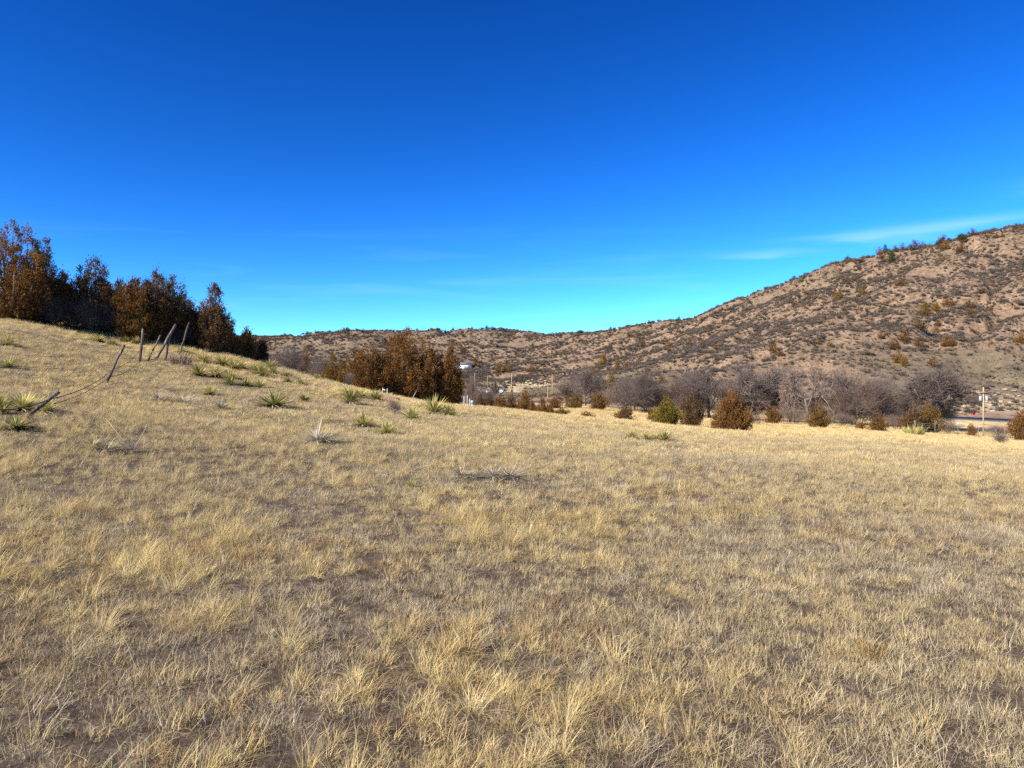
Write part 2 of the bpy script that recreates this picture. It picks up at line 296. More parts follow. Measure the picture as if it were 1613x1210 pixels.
# ------------------------------------------------------------------ mesh helpers
def make_mesh(name, V, faces, mat=None, tint=None, smooth=False):
    me = bpy.data.meshes.new(name)
    V = np.asarray(V, np.float32)
    if isinstance(faces, np.ndarray): groups = [faces]
    else: groups = [np.asarray(f) for f in faces if len(f)]
    li = np.concatenate([g.ravel() for g in groups]).astype(np.int32)
    ln = np.concatenate([np.full(len(g), g.shape[1]) for g in groups]).astype(np.int32)
    st = np.concatenate([[0], np.cumsum(ln)[:-1]]).astype(np.int32)
    me.vertices.add(len(V)); me.vertices.foreach_set('co', V.ravel())
    me.loops.add(len(li)); me.loops.foreach_set('vertex_index', li)
    me.polygons.add(len(ln)); me.polygons.foreach_set('loop_start', st)
    if smooth: me.polygons.foreach_set('use_smooth', np.ones(len(ln), bool))
    me.update(calc_edges=True)
    if tint is not None:
        a = me.attributes.new('tint', 'FLOAT', 'POINT'); a.data.foreach_set('value', np.asarray(tint, np.float32))
    if mat is not None: me.materials.append(mat)
    return me
def link(name, data, parent=None, loc=None):
    o = bpy.data.objects.new(name, data); COL.objects.link(o)
    if parent is not None: o.parent = parent
    if loc is not None: o.location = loc
    return o
def tag(o, label=None, cat=None, group=None, kind=None):
    if label: o['label'] = label
    if cat: o['category'] = cat
    if group: o['group'] = group
    if kind: o['kind'] = kind
    return o
class MB:
    """collects shapes for one mesh"""
    def __init__(s): s.v = []; s.q = []; s.t = []; s.n = 0; s.tint = []
    def add(s, V, q=None, t=None, tint=None):
        V = np.asarray(V, float)
        if q is not None and len(q): s.q.append(np.asarray(q) + s.n)
        if t is not None and len(t): s.t.append(np.asarray(t) + s.n)
        s.v.append(V); s.n += len(V)
        s.tint.append(np.full(len(V), .5) if tint is None else np.broadcast_to(tint, (len(V),)))
        return s
    def mesh(s, name, mat, smooth=False):
        f = []
        if s.q: f.append(np.concatenate(s.q))
        if s.t: f.append(np.concatenate(s.t))
        return make_mesh(name, np.concatenate(s.v), f, mat, np.concatenate(s.tint), smooth)
    def box(s, c, d, rz=0.0, taper=1.0):
        x, y, z = d[0] / 2, d[1] / 2, d[2] / 2
        V = np.array([(-x, -y, -z), (x, -y, -z), (x, y, -z), (-x, y, -z), (-x * taper, -y * taper, z), (x * taper, -y * taper, z), (x * taper, y * taper, z), (-x * taper, y * taper, z)])
        cz, sz = math.cos(rz), math.sin(rz)
        V = np.stack([V[:, 0] * cz - V[:, 1] * sz, V[:, 0] * sz + V[:, 1] * cz, V[:, 2]], 1) + np.array(c)
        return s.add(V, [(0, 3, 2, 1), (4, 5, 6, 7), (0, 1, 5, 4), (1, 2, 6, 5), (2, 3, 7, 6), (3, 0, 4, 7)])
    def tube(s, P, R, k=6, tint=None, wob=0.0):
        P = np.asarray(P, float); R = np.broadcast_to(R, (len(P),)).astype(float); n = len(P)
        T = np.gradient(P, axis=0); T /= np.linalg.norm(T, axis=1)[:, None] + 1e-9
        ref = np.where(np.abs(T[:, 2:3]) > .9, np.array([[1., 0, 0]]), np.array([[0, 0, 1.]]))
        A = np.cross(T, ref); A /= np.linalg.norm(A, axis=1)[:, None] + 1e-9; B = np.cross(T, A)
        an = np.arange(k) / k * 2 * math.pi
        rr = R[:, None] * (1 + wob * (rng.random((n, k)) - .5))
        V = P[:, None, :] + rr[:, :, None] * (np.cos(an)[None, :, None] * A[:, None, :] + np.sin(an)[None, :, None] * B[:, None, :])
        q = [(i * k + j, i * k + (j + 1) % k, (i + 1) * k + (j + 1) % k, (i + 1) * k + j) for i in range(n - 1) for j in range(k)]
        V = V.reshape(-1, 3); c0 = len(V)
        V = np.concatenate([V, P[:1], P[-1:]])
        t = [(c0, (j + 1) % k, j) for j in range(k)] + [(c0 + 1, (n - 1) * k + j, (n - 1) * k + (j + 1) % k) for j in range(k)]
        return s.add(V, q, t, tint)

def blades(n, base, az, th0, bend, Ln, w, segs=3, twist=0.6, tint=None, r=rng, curl=0.0):
    """n ribbons growing from base (n,3); th0 = start angle from vertical, bend = added angle to the tip"""
    t = np.linspace(0, 1, segs + 1)
    P = np.zeros((n, segs + 1, 3)); P[:, 0] = base
    cu = r.normal(0, 1, n) * curl
    for i in range(1, segs + 1):
        h = np.stack([np.cos(az + cu * (i - 1)), np.sin(az + cu * (i - 1)), np.zeros(n)], 1)
        th = th0 + bend * (t[i] - .5 / segs)
        step = Ln / segs
        P[:, i] = P[:, i - 1] + (np.sin(th) * step)[:, None] * h
        P[:, i, 2] += np.cos(th) * step
    aw = az + math.pi / 2 + (r.random(n) - .5) * 2 * twist
    wd = np.stack([np.cos(aw), np.sin(aw), np.zeros(n)], 1)
    prof = np.array([0.75, 1.0, .72, .4, .3, .2])[:segs] if segs <= 6 else 1 - t[:-1]
    V = np.zeros((n, 2 * segs + 1, 3))
    for i in range(segs):
        off = wd * (w * prof[i] * .5)[:, None] if np.ndim(w) else wd * (w * prof[i] * .5)
        V[:, 2 * i] = P[:, i] - off; V[:, 2 * i + 1] = P[:, i] + off
    V[:, 2 * segs] = P[:, segs]
    b = (np.arange(n) * (2 * segs + 1))[:, None]
    q = np.concatenate([b + np.array([[2 * i, 2 * i + 1, 2 * i + 3, 2 * i + 2]]) for i in range(segs - 1)]) if segs > 1 else np.zeros((0, 4), int)
    tr = b + np.array([[2 * segs - 2, 2 * segs - 1, 2 * segs]])
    tn = r.random(n) if tint is None else tint
    return V.reshape(-1, 3), q, tr, np.repeat(tn, 2 * segs + 1)

# ------------------------------------------------------------------ ground: one sheet in three pieces that share their borders
def build_ground():
    a_front = np.radians(np.linspace(-52, 52, 760))
    a_back = np.radians(np.linspace(52, 308, 60))[1:-1]
    ang = np.concatenate([a_front, a_back])           # angle from +Y, clockwise
    rad = np.concatenate([[0.0], np.exp(np.linspace(math.log(1.0), math.log(1500), 330))])
    A, R = np.meshgrid(ang, rad[1:], indexing='ij')
    X = (R * np.sin(A)).ravel(); Y = (R * np.cos(A)).ravel()
    X = np.append(X, 0); Y = np.append(Y, 0)
    Z = zfun(X, Y)
    na, nr = A.shape
    i = np.arange(na)[:, None]; j = np.arange(nr - 1)[None, :]
    i2 = (i + 1) % na
    Q = np.stack([i * nr + j, i * nr + j + 1, i2 * nr + j + 1, i2 * nr + j], -1).reshape(-1, 4)
    c = na * nr
    T = np.stack([np.full(na, c), np.arange(na) * nr, ((np.arange(na) + 1) % na) * nr], 1)
    # orientation: angle runs clockwise seen from above, so flip
    r = np.hypot(X, Y); u = X / np.maximum(Y, 1)
    rd = road_dist(X, Y)
    px = CX + F * u
    side = np.where(Y > 0, 1, 0)
    hill0 = np.interp(px, [600, 800, 950, 1100, 1350, 1613], [150, 170, 205, 205, 195, 186])
    at_ = {}
    at_['hill'] = sstep(-14, 14, r - hill0 * 1.05 + 26 * (fbm(X / 18, Y / 18, 3, 21) - .5))
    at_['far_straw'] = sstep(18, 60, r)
    # olive, sparsely grown lower slope of the right hill and the meadow slope up the valley
    e1 = np.exp(-(((X - 155) / 52)**2 + ((Y - 232) / 36)**2)**1.5)
    e2 = np.exp(-(((X - 30) / 70)**2 + ((Y - 330) / 60)**2)**1.5)
    pn = fbm(X / 35, Y / 35, 4, 31)
    at_['olive'] = np.clip(1.15 * e1 + 0.8 * e2 + 1.4 * (pn - .56) + 0.45 * sstep(480, 800, r), 0, 1)
    c1 = hit(1552, 634, 140); p1 = np.exp(-(((X - c1[0]) / 26)**2 + ((Y - c1[1]) / 16)**2)**2)
    c2 = hit(828, 604, 140); p2 = np.exp(-(((X - c2[0]) / 24)**2 + ((Y - c2[1]) / 22)**2)**2)
    at_['pale'] = np.clip((p1 + p2) * sstep(.35, .6, fbm(X / 5, Y / 5, 3, 41)) * 1.2, 0, 1)
    rs = np.zeros_like(X)
    for (ppx, ppy, w, hgt) in [(540, 613, 2.2, 2.0), (615, 629, 1.2, 1.2), (1500, 695, 9, 2.5), (640, 626, 2, 1.5)]:
        hx, hy, hz = hit(ppx, ppy); rs = np.maximum(rs, np.exp(-(((X - hx) / w)**2 + ((Y - hy) / hgt)**2)))
    at_['redsoil'] = np.clip(rs * 1.2 * sstep(.3, .55, fbm(X / .8, Y / .8, 3, 51)), 0, 1)
    # piece of each quad: field / right hill / far hill
    qc = Q[:, 0]
    far = (px[qc] < np.interp(r[qc], [200, 420, 700, 1500], [950, 1030, 1080, 1100])) & (r[qc] > 240) & (Y[qc] > 0)
    near_hill = (r[qc] > 196) & ~far & (Y[qc] > 0) & (px[qc] > 300)
    sel = [(~far & ~near_hill, 'ground'), (near_hill, 'hill'), (far, 'far_hill')]
    P = np.stack([X, Y, Z], 1)
    for msk, nm in sel:
        q = Q[msk]; t = T if nm == 'ground' else np.zeros((0, 3), int)
        used = np.unique(np.concatenate([q.ravel(), t.ravel()])); mp = np.full(len(P), -1); mp[used] = np.arange(len(used))
        fs = [mp[q][:, ::-1]] + ([mp[t][:, ::-1]] if len(t) else [])
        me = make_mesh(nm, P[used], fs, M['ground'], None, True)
        for k, vv in at_.items():
            a = me.attributes.new(k, 'FLOAT', 'POINT'); a.data.foreach_set('value', vv[used].astype(np.float32))
        o = link(nm, me)
        tag(o, {'ground': 'dry grassland field sloping down to the valley road', 'hill': 'steep pinkish hillside dotted with grey shrubs', 'far_hill': 'distant shrub covered ridge across the valley'}[nm], {'ground': 'ground', 'hill': 'hill', 'far_hill': 'hill'}[nm], kind='structure')
build_ground()

# road strip with shoulders and painted lines
def strip(name, off0, off1, dz, mat, label=None, cat=None):
    P = []
    for (ax, ay), (bx, by) in zip(ROAD[:-1], ROAD[1:]):
        k = max(2, int(math.hypot(bx - ax, by - ay) / 2))
        for s in range(k): P.append((ax + (bx - ax) * s / k, ay + (by - ay) * s / k))
    P = np.array(P); K = 9
    for _ in range(6): P[1:-1] = (P[:-2] + 2 * P[1:-1] + P[2:]) / 4
    Tn = np.gradient(P, axis=0); Tn /= np.linalg.norm(Tn, axis=1)[:, None]; Nn = np.stack([-Tn[:, 1], Tn[:, 0]], 1)
    z = -8.35 + 0.026 * np.clip(118 - P[:, 0], -60, 130) + EYE + dz
    top = [np.column_stack([P + Nn * o, z]) for o in (off0, off1)]
    bot = [t - np.array([0, 0, .3 if dz < .3 else .003]) for t in top]
    n = len(P); V = np.concatenate(top + bot); q = []
    for i in range(n - 1):
        q += [(i, i + 1, n + i + 1, n + i), (2 * n + i, i + 0, i + 1, 2 * n + i + 1)][:1]
        q += [(i, 2 * n + i, 2 * n + i + 1, i + 1), (n + i, n + i + 1, 3 * n + i + 1, 3 * n + i)]
    o = link(name, make_mesh(name, V, np.array(q), mat)); tag(o, label, cat, kind='structure'); return o
strip('road_shoulder', -14, 14, .02, M['shoulder'], 'pale gravel shoulders of the valley road', 'shoulder')
rd = strip('road', -12, 12, .06, M['asphalt'], 'grey asphalt road running along the foot of the hill', 'road')
for nm, a, b in (('edge_line', 11.2, 11.4), ('edge_line', -11.4, -11.2), ('centre_line', -.09, .09)):
    o = strip(nm, a, b, .066, M['road_line']); o.parent = rd; del o['kind']

# ------------------------------------------------------------------ grass (uncountable): tufts scattered over the field
def tuft(name, n, Ls, th, bd, w, br, mat, segs=3, seed=0, curl=0.0):
    r = np.random.default_rng(seed)
    a = r.random(n) * 2 * math.pi; rr = br * np.sqrt(r.random(n))
    az = a + r.normal(0, .7, n)
    base = np.stack([rr * np.cos(a), rr * np.sin(a), np.full(n, -.015)], 1)
    ln = r.uniform(Ls[0], Ls[1], n) * (0.6 + 0.4 * r.random(n)); t0 = np.radians(r.uniform(th[0], th[1], n)) * (0.35 + .65 * rr / br); b = np.radians(r.uniform(bd[0], bd[1], n))
    V, q, t, ti = blades(n, base, az, t0, b, ln, r.uniform(.7, 1.2, n) * w, segs, .9, None, r, curl)
    return make_mesh(name, V, [q, t], mat, ti)
TUFTS = {}
def tuft_set(key, nvar, **k):
    c = bpy.data.collections.new('tufts_' + key)     # source meshes, not linked to the scene
    for i in range(nvar):
        c.objects.link(bpy.data.objects.new('%s_tuft_%02d' % (key, i), tuft(key, seed=hash_seed(key) + i, **k)))
    TUFTS[key] = (c, nvar)
def hash_seed(s): return sum(ord(ch) * (i + 3) for i, ch in enumerate(s)) % 10007
tuft_set('tall', 6, n=120, Ls=(.14, .40), th=(6, 78), bd=(10, 105), w=.0024, br=.05, mat=M['grass_gold'], segs=4, curl=.12)
tuft_set('middle', 6, n=70, Ls=(.06, .18), th=(8, 82), bd=(0, 125), w=.0023, br=.055, mat=M['grass_gold'], segs=4, curl=.35)
tuft_set('short', 6, n=80, Ls=(.04, .12), th=(10, 92), bd=(-60, 150), w=.0021, br=.085, mat=M['grass_grey'], segs=4, curl=.6)
tuft_set('rusty', 3, n=90, Ls=(.06, .15), th=(5, 65), bd=(0, 90), w=.0028, br=.10, mat=M['grass_rust'], curl=.3)
tuft_set('litter', 4, n=90, Ls=(.06, .22), th=(62, 98), bd=(-25, 25), w=.0022, br=.22, mat=M['litter'], segs=3, curl=.4)
tuft_set('farther', 5, n=80, Ls=(.07, .22), th=(5, 70), bd=(0, 90), w=.0075, br=.27, mat=M['grass_gold'], segs=2)
tuft_set('fargrey', 4, n=80, Ls=(.06, .17), th=(5, 75), bd=(0, 90), w=.0075, br=.27, mat=M['grass_grey'], segs=2)

def scatter(name, coll, nvar, X, Y, scale, label, cat, tilt=.12, sink=0.0):
    n = len(X); Z = zfun(X, Y) - sink
    me = bpy.data.meshes.new(name); me.vertices.add(n); me.vertices.foreach_set('co', np.stack([X, Y, Z], 1).astype(np.float32).ravel())
    a = me.attributes.new('idx', 'INT', 'POINT'); a.data.foreach_set('value', rng.integers(0, nvar, n).astype(np.int32))
    a = me.attributes.new('rot', 'FLOAT_VECTOR', 'POINT'); a.data.foreach_set('vector', np.stack([rng.normal(0, tilt, n), rng.normal(0, tilt, n), rng.random(n) * 6.283], 1).astype(np.float32).ravel())
    a = me.attributes.new('scl', 'FLOAT_VECTOR', 'POINT')
    sx = scale * rng.uniform(.85, 1.15, n)
    a.data.foreach_set('vector', np.stack([sx, sx, scale * rng.uniform(.8, 1.2, n)], 1).astype(np.float32).ravel())
    o = link(name, me)
    g = bpy.data.node_groups.new(name + '_scatter', 'GeometryNodeTree')
    g.interface.new_socket('Geometry', in_out='INPUT', socket_type='NodeSocketGeometry'); g.interface.new_socket('Geometry', in_out='OUTPUT', socket_type='NodeSocketGeometry')
    gi = g.nodes.new('NodeGroupInput'); go = g.nodes.new('NodeGroupOutput'); ip = g.nodes.new('GeometryNodeInstanceOnPoints'); ci = g.nodes.new('GeometryNodeCollectionInfo')
    ci.inputs['Collection'].default_value = coll; ci.inputs['Separate Children'].default_value = True; ci.inputs['Reset Children'].default_value = True
    ip.inputs['Pick Instance'].default_value = True
    def na(nm, ty):
        k = g.nodes.new('GeometryNodeInputNamedAttribute'); k.data_type = ty; k.inputs['Name'].default_value = nm; return k.outputs['Attribute']
    g.links.new(gi.outputs[0], ip.inputs['Points']); g.links.new(ci.outputs[0], ip.inputs['Instance'])
    g.links.new(na('idx', 'INT'), ip.inputs['Instance Index']); g.links.new(na('rot', 'FLOAT_VECTOR'), ip.inputs['Rotation']); g.links.new(na('scl', 'FLOAT_VECTOR'), ip.inputs['Scale'])
    g.links.new(ip.outputs[0], go.inputs[0])
    md = o.modifiers.new('scatter', 'NODES'); md.node_group = g
    tag(o, label, cat, kind='stuff'); return o
def region(y0, y1, dens, margin=2.5, power=1.0):
    """random points over the part of the field the camera can plausibly see between two distances"""
    x0 = -.74 * y1 - margin; x1 = .74 * y1 + margin
    n = int((x1 - x0) * (y1 - y0) * dens)
    X = rng.uniform(x0, x1, n); Y = rng.uniform(y0, y1, n)
    k = (np.abs(X) < .74 * Y + margin) & (np.hypot(X, Y) > 1.5)
    return X[k], Y[k]
def keep(X, Y, p):
    k = rng.random(len(X)) < p; return X[k], Y[k]
def tallness(X, Y):      # where long bunch grass grows: mostly left of the camera and in drifts
    n = fbm(X / .9, Y / .9, 3, 61)
    leftish = 1 - sstep(-1.2, 2.6, X - .12 * Y)
    return np.clip((n - .42) * 3.2, 0, 1) * (.22 + .78 * leftish)
def drift(X, Y): return fbm(X / 2.0, Y / 1.4, 4, 71)
GX, GY, GS = {}, {}, {}
def put(key, X, Y, S):
    GX.setdefault(key, []).append(X); GY.setdefault(key, []).append(Y); GS.setdefault(key, []).append(np.broadcast_to(S, X.shape))
def nearleft(X, Y): return (1 - sstep(-.6, 1.6, X - .05 * Y)) * (1 - sstep(8, 14, Y))
def lowright(X, Y): return sstep(.2, 2.2, X - .05 * Y) * (1 - sstep(6.5, 9.5, Y))
for y0, y1, kd in ((-1.5, 9, 1.0), (9, 16, .85), (16, 28, .55)):
    X, Y = region(y0, y1, 26 * kd); X, Y = keep(X, Y, tallness(X, Y) * (1 - .9 * lowright(X, Y))); put('tall', X, Y, .42 + .55 * rng.random(len(X))**1.6 + .3 * nearleft(X, Y) * rng.random(len(X)))
    X, Y = region(y0, y1, 78 * kd); X, Y = keep(X, Y, np.clip((drift(X, Y) - .32) * 4.2, .2, 1) * (1 - .75 * lowright(X, Y))); put('middle', X, Y, rng.uniform(.6, 1.25, len(X)))
    X, Y = region(y0, y1, 135 * kd); X, Y = keep(X, Y, np.clip((.66 - drift(X, Y)) * 3.4 + .5 * lowright(X, Y), .2, 1) * (1 - .7 * nearleft(X, Y) * sstep(.45, .6, fbm(X / .35, Y / .35, 3, 95)))); put('short', X, Y, rng.uniform(.6, 1.25, len(X)))
    X, Y = region(y0, y1, 14 * kd); X, Y = keep(X, Y, np.clip((fbm(X / 1.6, Y / 1.6, 3, 81) - .56) * 6, 0, 1)); put('rusty', X, Y, rng.uniform(.6, 1.2, len(X)))
    X, Y = region(y0, y1, 20 * kd); X, Y = keep(X, Y, 1 - .35 * nearleft(X, Y)); put('litter', X, Y, rng.uniform(.6, 1.2, len(X)))
for y0, y1, d, s in ((14, 30, 12, .8), (30, 50, 16, 1.0), (50, 85, 5.0, 1.5), (85, 135, 2.2, 1.9)):
    X, Y = region(y0, y1, d); 
    k = (road_dist(X, Y) > 15); X, Y = X[k], Y[k]
    dd = fbm(X / 5, Y / 5, 4, 91)
    a = rng.random(len(X)) < np.clip((dd - .33) * 6, .2, .95)
    put('farther', X[a], Y[a], s * rng.uniform(.6, 1.15, a.sum())); put('fargrey', X[~a], Y[~a], s * rng.uniform(.6, 1.1, (~a).sum()))
GL = {'tall': ('long_bunch_grass', 'long golden bunch grass arching in loose tufts'), 'middle': ('golden_grass', 'knee low golden dry grass covering the near field'),
      'short': ('short_grass', 'short curly grey beige grass between the tufts'), 'rusty': ('rusty_grass', 'rust brown patches of short dry grass'),
      'litter': ('grass_litter', 'fallen dead grass stems lying on bare soil'), 'farther': ('meadow_grass', 'golden dry grass covering the farther field'),
      'fargrey': ('grey_meadow_grass', 'greyish dry grass patches in the farther field')}
CLEAR = []      # (x, y, radius) where other plants stand; the grass is laid last
def lay_grass():
    C = np.array(CLEAR)
    for k in GX:
        X, Y, S = np.concatenate(GX[k]), np.concatenate(GY[k]), np.concatenate(GS[k])
        ok = np.ones(len(X), bool)
        for cx, cy, cr in C: ok &= np.hypot(X - cx, (Y - cy) * np.where(Y < cy, .55, 1.0)) > cr
        scatter(GL[k][0], TUFTS[k][0], TUFTS[k][1], X[ok], Y[ok], S[ok], GL[k][1], 'grass')

# ------------------------------------------------------------------ plant builders
def leaf_quads(C, D, ln, w, r):
    """diamond sprays at C pointing along D"""
    n = len(C)
    ref = r.normal(size=(n, 3)); S = np.cross(D, ref); S /= np.linalg.norm(S, axis=1)[:, None] + 1e-9
    V = np.stack([C - D * (ln * .5)[:, None], C + S * (w * .5)[:, None], C + D * (ln * .5)[:, None], C - S * (w * .5)[:, None]], 1)
    return V.reshape(-1, 3), np.arange(4 * n).reshape(n, 4)
def juniper(seed, H, W, plumes=14, leaves=9000, leaf=.15, spire=.5, base=.015, open_=.0, lean=0.0, foliage='juniper_rust'):
    """returns (trunk mesh, crown mesh); several upright plumes round a leader, ragged outline"""
    r = np.random.default_rng(seed)
    tr = MB(); R = W / 2 * 1.22
    top = np.array([lean * H, 0, H])
    tr.tube([(0, 0, -.15), (0.02 * H, 0.01, H * .25), (lean * H * .5, 0, H * .55), tuple(top * .9)], [.05 * H**.8 * .9, .04 * H**.8, .022 * H**.8, .006], 6, wob=.3)
    pl = [(0, 0, H * base, lean * H, 0, H, R * .55)]
    for i in range(plumes):
        a = i * 2.39996 + r.normal(0, .3); rho = math.sqrt((i + .6) / plumes) * r.uniform(.85, 1.08)
        h = H * (1 - spire * rho**1.1) * r.uniform(.80, 1.06)
        if rho > .75: h *= r.uniform(.6, 1.0)
        bx, by = .35 * rho * R * math.cos(a), .35 * rho * R * math.sin(a)
        tx, ty = .86 * rho * R * math.cos(a) + lean * h, .86 * rho * R * math.sin(a)
        pr = R * r.uniform(.34, .52)
        pl.append((bx, by, H * base * r.uniform(.5, 2.0), tx, ty, h, pr))
        tr.tube([(0, 0, H * base * .8), (bx + .2 * (tx - bx), by + .2 * (ty - by), H * .16), (tx * .9, ty * .9, h * .62), (tx, ty, h * .93)], [.022 * H**.8, .016 * H**.8, .008 * H**.8, .003], 4, wob=.3)
    wts = np.array([(p[5] - p[2]) * p[6]**1.3 for p in pl]); wts /= wts.sum()
    ncl = max(40, leaves // 34); per = max(6, leaves // ncl)
    pi = r.choice(len(pl), ncl, p=wts); p = np.array(pl)[pi]
    t = r.beta(1.05, 1.25, ncl)
    rad = p[:, 6] * np.clip(np.minimum(1.0, (t + .10) * 3.2), 0, 1) * (1 - t)**.55 * (.35 + .65 * np.sqrt(r.random(ncl)))
    az = r.random(ncl) * 6.283
    sw = t**.8
    C = np.stack([p[:, 0] + (p[:, 3] - p[:, 0]) * sw + rad * np.cos(az), p[:, 1] + (p[:, 4] - p[:, 1]) * sw + rad * np.sin(az), p[:, 2] + (p[:, 5] - p[:, 2]) * t], 1)
    C[:, 2] = np.maximum(C[:, 2], .08)
    if open_ > 0: C = C[r.random(len(C)) > open_ * (.3 + .7 * (C[:, 2] / H))]
    ncl = len(C)
    cs = leaf * r.uniform(.7, 1.5, ncl)
    LC = np.repeat(C, per, 0) + r.normal(size=(ncl * per, 3)) * np.repeat(cs, per)[:, None] * np.array([.62, .62, .85])
    n = len(LC)
    outd = LC - np.stack([np.repeat(C[:, 0] * .6, per), np.repeat(C[:, 1] * .6, per), LC[:, 2] - leaf * 2.2], 1)
    D = outd / (np.linalg.norm(outd, axis=1)[:, None] + 1e-6) + r.normal(size=(n, 3)) * .55; D[:, 2] += .35
    D /= np.linalg.norm(D, axis=1)[:, None]
    V, q = leaf_quads(LC, D, leaf * r.uniform(.6, 1.3, n), leaf * .36 * r.uniform(.7, 1.3, n), r)
    ti = np.clip(np.repeat(r.random(ncl), per) * .55 + r.random(n) * .45, 0, 1)
    V[:, 2] = np.maximum(V[:, 2], .01)
    return tr.mesh('trunk', M['bark'], True), make_mesh('crown', V, q, M[foliage], np.repeat(ti, 4))
def bare_tree(seed, H, W, stems=1, levels=5, kids=4, mat='twig_grey', bark='bark', thick=1.0, low=.22, fine=2):
    r = np.random.default_rng(seed)
    tr = MB(); tw = MB()
    seg = []
    for s in range(stems):
        a = r.random() * 6.283; sp = (.12 + .5 * r.random()) * (1 if stems > 1 else .15)
        d = np.array([math.cos(a) * sp, math.sin(a) * sp, 1.0]); d /= np.linalg.norm(d)
        seg.append((np.array([math.cos(a) * .05 * stems * .3, math.sin(a) * .05 * stems * .3, -.1]), d, H * (low + .12 * r.random()), .030 * H * thick * (1 if stems == 1 else .45), 0))
    TB, TD, TL, TW = [], [], [], []
    while seg:
        p, d, ln, rad, lv = seg.pop()
        q1 = p + d * ln * .5 + r.normal(size=3) * ln * .05; e = p + d * ln + r.normal(size=3) * ln * .08
        if lv <= 2: tr.tube([p, q1, e], [rad, rad * .85, rad * .68], 5 if lv < 2 else 4)
        else:
            TB.append(p); TD.append(e - p); TW.append(max(rad * 2, .012 * H / 8))
        if lv >= levels: continue
        k = kids + (1 if r.random() < .5 else 0)
        for j in range(k):
            f = r.uniform(.45, 1.0) if j else 1.0
            st = p + (e - p) * f
            nd = d * .75 + r.normal(size=3) * .52
            rel = np.array([st[0] / (W / 2), st[1] / (W / 2), 0]); nd += rel * .12; nd[2] += .16 if lv < 3 else .05
            nd /= np.linalg.norm(nd)
            l2 = ln * r.uniform(.58, .86)
            en = st + nd * l2
            if en[2] > H or math.hypot(en[0], en[1]) > W / 2: l2 *= .45
            if en[2] < .1 * H and lv > 0: continue
            seg.append((st, nd, l2, rad * .58, lv + 1))
    if TB:
        TB = np.array(TB); TD = np.array(TD); TW = np.array(TW)
        for _ in range(fine):       # finer side twigs
            f = r.random(len(TB)); nb = TB + TD * f[:, None]; l_ = np.linalg.norm(TD, axis=1)
            nd = TD / (l_[:, None] + 1e-9) + r.normal(size=TD.shape) * .75; nd[:, 2] += .15; nd *= (l_ * r.uniform(.4, .95, len(TB)))[:, None]
            k_ = r.random(len(TB)) < .8
            TB = np.concatenate([TB, nb[k_]]); TD = np.concatenate([TD, nd[k_]]); TW = np.concatenate([TW, TW[k_] * .8])
        n = len(TB)
        S = np.cross(TD, r.normal(size=(n, 3))); S /= np.linalg.norm(S, axis=1)[:, None] + 1e-9
        V = np.stack([TB - S * TW[:, None] * .5, TB + S * TW[:, None] * .5, TB + TD + S * TW[:, None] * .2, TB + TD - S * TW[:, None] * .2], 1).reshape(-1, 3)
        V[:, 2] = np.maximum(V[:, 2], 0.0)
        tw.add(V, np.arange(4 * n).reshape(n, 4), None, np.repeat(r.random(n), 4))
    return tr.mesh('trunk', M[bark], True), tw.mesh('crown', M[mat])
def shrub_mesh(seed, H, W, n=260, mat='shrub_grey', w=.05, segs=2):
    """low twiggy shrub: stems fanning from the ground with a ragged top"""
    r = np.random.default_rng(seed)
    a = r.random(n) * 6.283; rr = W * .32 * np.sqrt(r.random(n))
    base = np.stack([rr * np.cos(a), rr * np.sin(a), np.abs(r.normal(0, .18 * H, n)) * (r.random(n) < .7)], 1)
    V, q, t, ti = blades(n, base, a + r.normal(0, .8, n), np.radians(r.uniform(2, 62, n)), np.radians(r.uniform(-20, 35, n)), H * r.uniform(.45, .95, n), w * r.uniform(.6, 1.3, n), segs, 1.5, None, r)
    V[:, 2] = np.maximum(V[:, 2], -.05)
    return make_mesh('shrub', V, [q, t], M[mat], ti)
def bounds(me):
    v = np.zeros(len(me.vertices) * 3, np.float32); me.vertices.foreach_get('co', v); v = v.reshape(-1, 3)
    return 2 * np.percentile(np.hypot(v[:, 0], v[:, 1]), 96), np.percentile(v[:, 2], 99.3)
def plant(name, meshes, loc, label, cat, group=None, rz=None, sc_=1.0):
    """a thing: Empty at the base, parts under it"""
    o = link(name, None, None, loc); o.rotation_euler = (0, 0, rng.random() * 6.28 if rz is None else rz); o.scale = (sc_, sc_, sc_) if np.isscalar(sc_) else sc_
    o.empty_display_size = .3
    for nm, me in meshes: link(nm, me, o)
    return tag(o, label, cat, group)

